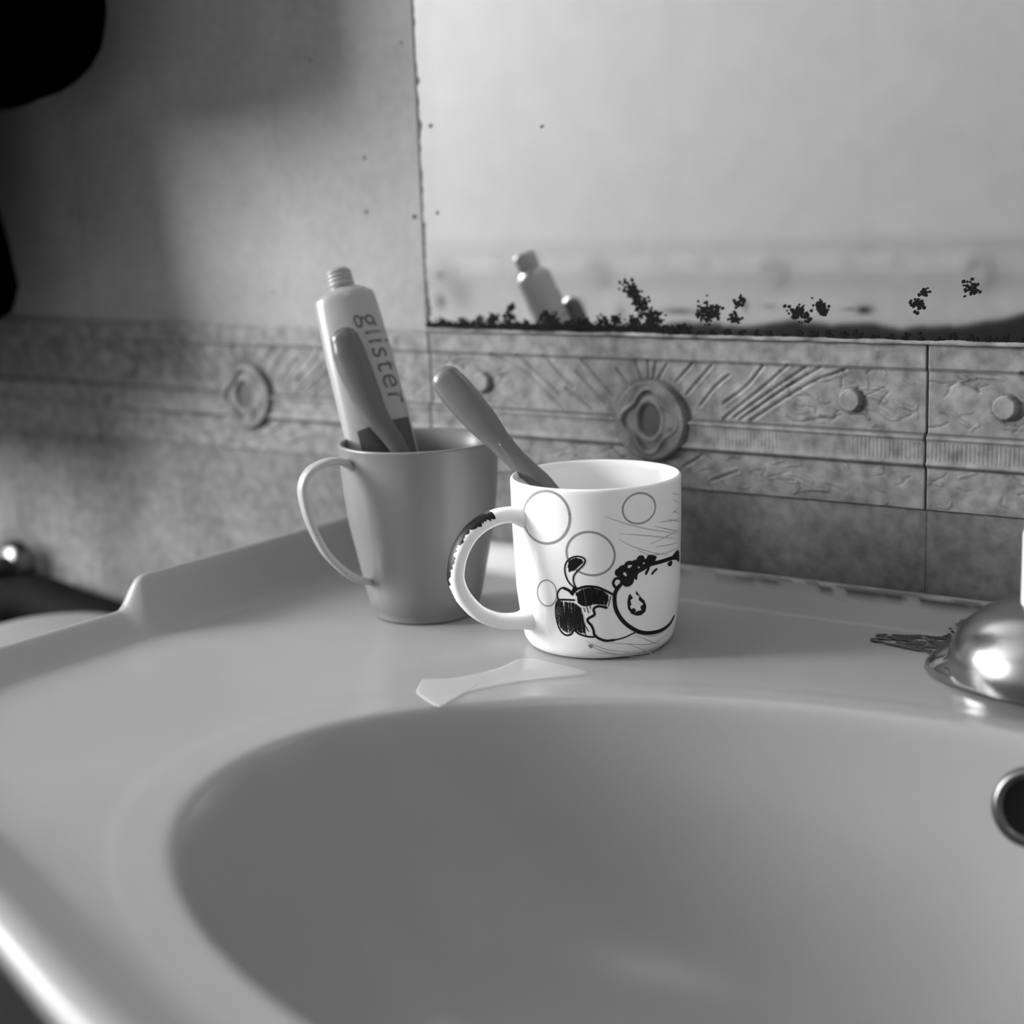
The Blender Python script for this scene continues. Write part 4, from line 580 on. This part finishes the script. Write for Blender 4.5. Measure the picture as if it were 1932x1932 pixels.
# threaded nozzle
prn = [(.0066, 0)]
for k in range(4): prn += [(.0066, .0010+k*.0022), (.0073, .0016+k*.0022), (.0073, .0022+k*.0022), (.0066, .0028+k*.0022)]
prn += [(.0060, .0104), (.0030, .0106), (.0026, .006)]
qz = Vector(ax).to_track_quat('Z', 'Y').to_matrix(); Vp, Fp = lathe(prn, n=48)
obj('nozzle', [tuple(Vector(tp_top+ax*.0055)+qz @ Vector(v)) for v in Vp], Fp, M_tube, tp)
def on_tube(sx, t, off=.00015):  # sx: signed offset along sd, t: fraction; camera-side face
    a_, b_ = tube_hw(t); x = max(-.999, min(.999, sx/a_)); return tb0+ax*TL*t+sd*sx+nf*(b_*math.sqrt(1-x*x)+off)
V = []; F = []; m1, m2 = 26, 20
for j in range(m2+1):
    for i in range(m1+1):
        a_, _ = tube_hw(.4); u = .0108-(.0108+.0181)*i/m1; tt_ = .12+(.57-.12)*j/m2+.012*(i/m1)*(j/m2); V.append(on_tube(u, tt_))
for j in range(m2):
    for i in range(m1): k = j*(m1+1)+i; F.append((k, k+1, k+m1+2, k+m1+1))
obj('dark_band', V, F, M_tube_dk, tp)
cu = bpy.data.curves.new('lettering', 'FONT'); cu.body = 'glister'; cu.size = .0170; cu.space_character = 1.12; cu.resolution_u = 4
to = bpy.data.objects.new('lettering_curve', cu); sc.collection.objects.link(to)
bpy.context.view_layer.update()
tm = bpy.data.meshes.new_from_object(to.evaluated_get(bpy.context.evaluated_depsgraph_get())); bpy.data.objects.remove(to)
bm = bmesh.new(); bm.from_mesh(tm); bmesh.ops.subdivide_edges(bm, edges=bm.edges, cuts=4); bm.to_mesh(tm); bm.free()
wx = max(v.co.x for v in tm.vertices)
TV = []; z_s, z_e = .1520, .1055
for v in tm.vertices:
    f = v.co.x/wx; t = ((z_s+(z_e-z_s)*f)-tb0[2])/(ax[2]*TL); cx_ = -.0085-.0050*f
    TV.append(on_tube(cx_+.0035-v.co.y*.95*1.0, t))
obj('lettering', TV, [tuple(p_.vertices) for p_ in tm.polygons], mat('grey_lettering', .09, .5), tp, False)
# ---------------------------------------------------------------- toothbrushes
def brush(name, label, pts, wid, mat_, sdv, parts_up):
    """pts: handle tip to head end"""
    P_ = cr(pts, 10); n_ = len(P_); s = np.r_[0, np.cumsum([np.linalg.norm(P_[i+1]-P_[i]) for i in range(n_-1)])]; S = s[-1]
    t_ = thing(name, label, 'toothbrush', tuple(P_[-1]), 'toothbrushes in the mug and cup')
    rad = []
    for x in s:
        a_ = float(np.interp(x, [w_[0] for w_ in wid], [w_[1] for w_ in wid])); b_ = float(np.interp(x, [w_[0] for w_ in wid], [w_[2] for w_ in wid])); rad.append((a_, b_))
    # rounded tip
    tip = P_[0]; tg = (P_[0]-P_[1])/np.linalg.norm(P_[0]-P_[1]); cap = []; cr_ = []
    for q_ in np.linspace(.98, .12, 9):
        cap.append(tip+tg*rad[0][0]*.9*q_); cr_.append((rad[0][0]*math.sqrt(1-q_*q_), rad[0][1]*math.sqrt(1-q_*q_)))
    end = S-.024; kk = [i for i in range(n_) if s[i] <= end]
    V_, F_ = sweep(cap+[P_[i] for i in kk], cr_+[rad[i] for i in kk], sdv, n=28, power=2.2); obj('handle', V_, F_, mat_, t_)
    kk = [i for i in range(n_) if s[i] > end-.003]
    V_, F_ = sweep([P_[i] for i in kk], [(.0055, .0022)]*len(kk), sdv, n=24, power=2.6); obj('head', V_, F_, mat_, t_)
    e = P_[-1]; tg = (P_[-1]-P_[-4]); tg /= np.linalg.norm(tg); s_ = np.array(sdv, float); s_ -= tg*(s_@tg); s_ /= np.linalg.norm(s_); u = np.cross(tg, s_)
    if u[2] < 0: u = -u
    V_ = []; F_ = []
    for i in range(9):
        for j in range(4):
            c = e-tg*(.0035+i*.0021)+s_*(j-1.5)*.0024; k = len(V_)
            for h in (0.0015, .0095):
                for a_ in range(6): V_.append(c+u*h+tg*.0009*math.cos(a_*1.047)+s_*.0009*math.sin(a_*1.047))
            F_ += [(k+a_, k+(a_+1) % 6, k+6+(a_+1) % 6, k+6+a_) for a_ in range(6)]+[tuple(k+6+a_ for a_ in range(6))]
    tag(obj('bristles', V_, F_, M_bristle, t_), kind='stuff')
    return t_, P_, rad, s
def A3(l, z, d): q_ = np.array([AX, AY])+Lv*l+mv*d; return np.array([q_[0], q_[1], z])
t1, P1, R1, S1 = brush('toothbrush', 'dark toothbrush leaning in the grey cup in front of the tube',
    [B3(0.0356, 0.1439, 0.0175), B3(0.0318, 0.1308, 0.0145), B3(0.0219, 0.1064, 0.006), B3(0.0096, 0.0865, -0.001), B3(-.0040, .0486, -.0090), B3(-.0160, .0123, -.0135)],
    [(0, .0076, .0062), (.006, .0086, .0070), (.016, .0088, .0072), (.030, .0080, .0066), (.050, .0056, .0050), (.063, .0046, .0042), (.11, .0032, .0026), (.2, .0030, .0024)], M_brush, (BLv[0], BLv[1], -.40), 1)
t2, P2_, R2, S2 = brush('toothbrush', 'grey toothbrush leaning out of the white mug over the cup rim',
    [A3(0.0719, 0.1267, 0.025), A3(0.0645, 0.1179, 0.0225), A3(0.0535, 0.105, 0.0185), A3(0.042, 0.0919, 0.0145), A3(0.0336, 0.0836, 0.012), A3(.022, .0725, .0085), A3(.000, .0445, .001), A3(-.0205, .0175, -.005)],
    [(0, .0078, .0064), (.006, .0085, .0068), (.014, .0085, .0070), (.028, .0077, .0062), (.040, .0058, .0046), (.052, .0051, .0036), (.068, .0050, .0030), (.085, .0042, .0028), (.2, .0032, .0024)], M_brush2, (Lv[0]*.9, Lv[1]*.9, -1.0), 1)
# thumb grip inlay on the grey toothbrush
i_a = [i for i in range(len(S2)) if .040 < S2[i] < .072]
V_, F_ = sweep([P2_[i]+np.array([-mv[0], -mv[1], 0])*(R2[i][1]*.80) for i in i_a], [(.0030*math.sin(math.pi*(k+.6)/(len(i_a)+.2))+.0004, .0011) for k in range(len(i_a))], (Lv[0]*.9, Lv[1]*.9, -1.0), n=16)
tag(obj('thumb_grip', V_, F_, mat('darker_rubber_inlay', .12, .5), t2), 'slightly darker oval grip inlay')
# ---------------------------------------------------------------- puddle
pud = [(-.4318,.5249),(-.4193,.5345),(-.4108,.5558),(-.4090,.575),(-.388,.5749),(-.3697,.5692),(-.3873,.5478),(-.3966,.5322),(-.4031,.5132),(-.4004,.4991),(-.4131,.5034),(-.4232,.5104)]
pc = [tuple(q_) for q_ in cr(pud+[pud[0]], 5)][:-1]
V = []; F = []; n = len(pc); c_ = np.mean(np.array(pc), 0)
SP = [(x, y) for i, (x, y) in enumerate(pc)]
for s_, z in ((1.0, -.0001), (.985, .0005), (.95, .0007), (.6, .0007), (.2, .0007)):
    for x, y in SP: V.append((c_[0]+(x-c_[0])*s_, c_[1]+(y-c_[1])*s_, z))
F = [(j*n+i, j*n+(i+1) % n, (j+1)*n+(i+1) % n, (j+1)*n+i) for j in range(4) for i in range(n)]; F.append(tuple(4*n+i for i in range(n)))
tag(obj('water_puddle', V, F, M_water), 'thin pale puddle trailing from the white mug to the bowl edge', 'puddle')
# ---------------------------------------------------------------- left: storage bin, tap, black bag
def rrect(x0, y0, x1, y1, r, n=8):
    out = []
    for cx, cy, a0 in ((x1-r, y1-r, 0), (x0+r, y1-r, 90), (x0+r, y0+r, 180), (x1-r, y0+r, 270)):
        for i in range(n+1): a = math.radians(a0+90*i/n); out.append((cx+r*math.cos(a), cy+r*math.sin(a)))
    return out
bn_ = thing('storage_bin', 'pale plastic bin with rounded lid left of the sink', 'bin', (-.76, .5, -.85))
def extr(name, loops, mat_, par):
    V = []; n = len(loops[0][0])
    for lp, z in loops: V += [(x, y, z) for x, y in lp]
    F = [(j*n+i, j*n+(i+1) % n, (j+1)*n+(i+1) % n, (j+1)*n+i) for j in range(len(loops)-1) for i in range(n)]
    F.append(tuple(range(n))[::-1]); F.append(tuple((len(loops)-1)*n+i for i in range(n))); return fixn(obj(name, V, F, mat_, par))
extr('body', [(rrect(-.845, .32, -.66, .65, .04), -.85), (rrect(-.862, .31, -.645, .665, .045), -.082)], M_bin, bn_)
extr('lid', [(rrect(-.870, .30, -.640, .673, .055), -.082), (rrect(-.872, .298, -.638, .675, .055), -.075), (rrect(-.871, .299, -.639, .674, .055), -.062), (rrect(-.866, .304, -.644, .669, .055), -.055), (rrect(-.857, .313, -.653, .660, .05), -.051), (rrect(-.842, .328, -.668, .645, .045), -.0495), (rrect(-.80, .37, -.70, .60, .03), -.049)], M_bin, bn_)
tpz = thing('wall_tap', 'small chrome tap on the tiled wall at the left edge', 'tap', (-.990, Y1, -.052))
def hlathe(prof, c, n=40, dirv=(0, -1, 0)):
    V_, F_ = lathe(prof, n=n); q_ = Vector(dirv).to_track_quat('Z', 'Y').to_matrix(); return [tuple(Vector(c)+q_ @ Vector(v)) for v in V_], F_
tx, tz = -.990, -.052
V_, F_ = hlathe([(.022, .0005), (.022, .003), (.016, .008), (.011, .010)], (tx, Y1, tz)); obj('flange', V_, F_, M_metal, tpz)
V_, F_ = hlathe([(.011, .006), (.011, .045), (.014, .047), (.014, .060), (.008, .064), (.0001, .065)], (tx, Y1, tz)); obj('body', V_, F_, M_metal, tpz)
V_, F_ = hlathe([(.009, 0), (.009, .022), (.013, .024), (.013, .034), (.006, .038), (.0001, .038)], (tx, Y1-.04, tz), dirv=(0, 0, 1)); obj('handle', V_, F_, M_chrome, tpz)
pth = cr([(tx, Y1-.050, tz-.004), (tx, Y1-.056, tz-.03), (tx, Y1-.058, tz-.06)], 6); V_, F_ = sweep(pth, [(.010, .010)]*len(pth), (1, 0, 0)); obj('spout', V_, F_, M_metal, tpz)
pth = cr([(tx, Y1-.058, tz-.050), (tx+.04, Y1-.028, tz-.015), (tx+.10, Y1-.024, tz-.020), (tx+.20, Y1-.024, tz-.035), (tx+.27, Y1-.024, tz-.08), (tx+.28, Y1-.024, tz-.22)], 8); V_, F_ = sweep(pth, [(.018, .018)]*len(pth), (.1, .1, 1)); obj('gap_shade_tube', V_, F_, M_gap_shade, tpz)  # dark tube added to stand for the shade behind the bin
bg = thing('hanging_bag', 'black soft bag hanging on the wall at the top left', 'bag', (-.85, Y1, .66))
def bagx(z): return 1
loops = []
for z, ins in [(.283, .030)]+[(.283+.031*t_**1.8, .030*(1-t_)**1.6) for t_ in (.15, .3, .45, .6, .8)]+[(.314, 0), (.32, 0), (.328, 0), (.336, 0), (.343, 0), (.349, 0), (.40, 0), (.52, .004), (.60, .012), (.625, .030), (.63, .06)]:
    y0_ = .535+ins*.9; y1_ = .690-ins*.3; loops.append((rrect(-1.68+ins, y0_, -.765-ins*1.0, y1_, min(.05, (y1_-y0_)/2-.002), 8), z))  # unseen length to the left added to keep light off the wall
# round the lower corners in x as well
lp2 = []
for lp, z in loops:
    k_ = 0
    if z < .348: k_ = .055*(1-math.sqrt(max(0, 1-((.348-z)/.0615)**2)))
    lp2.append(([(x-(k_ if x > -1.0 else -k_), y) for x, y in lp], z))
extr('pouch', lp2, M_black, bg)
for x in (-.90, -.82):
    pth = cr([(x, .65, .60), (x*.5-.43, .68, .66), (-.86, .705, .70)], 6); V_, F_ = sweep(pth, [(.010, .0015)]*len(pth), (1, 0, 0)); obj('strap', V_, F_, M_black, bg)
V_, F_ = hlathe([(.012, 0), (.012, .004), (.004, .006), (.004, .022), (.007, .024), (.0001, .026)], (-.86, Y1, .70)); obj('hook', V_, F_, M_metal, bg)
cont = [(-1.66, .31), (-.925, .31), (-.914, .26), (-.907, .22), (-.899, .19), (-.893, .160), (-.899, .148), (-.92, .142), (-.958, .130), (-.968, .118), (-.972, .095), (-.985, .085), (-1.66, .08)]  # visible flap edge, carried on unseen to shade wall and sink rim
lf = [[(x, z) for x, z in cont]]; V = []; F = []; n = len(cont)
for y, ins in ((.555, .012), (.560, .004), (.568, 0), (.672, 0), (.680, .006)):
    for x, z in cont: V.append((x-ins if x > -1.2 else x, y, z+(ins if z < .2 else 0)))
F = [(j*n+i, j*n+(i+1) % n, (j+1)*n+(i+1) % n, (j+1)*n+i) for j in range(4) for i in range(n)]; F.append(tuple(range(n))[::-1]); F.append(tuple(4*n+i for i in range(n)))
tag(fixn(obj('flap_and_blocker', V, F, M_black, bg)), 'dark flap below the pouch, extended out of view to shade the wall')
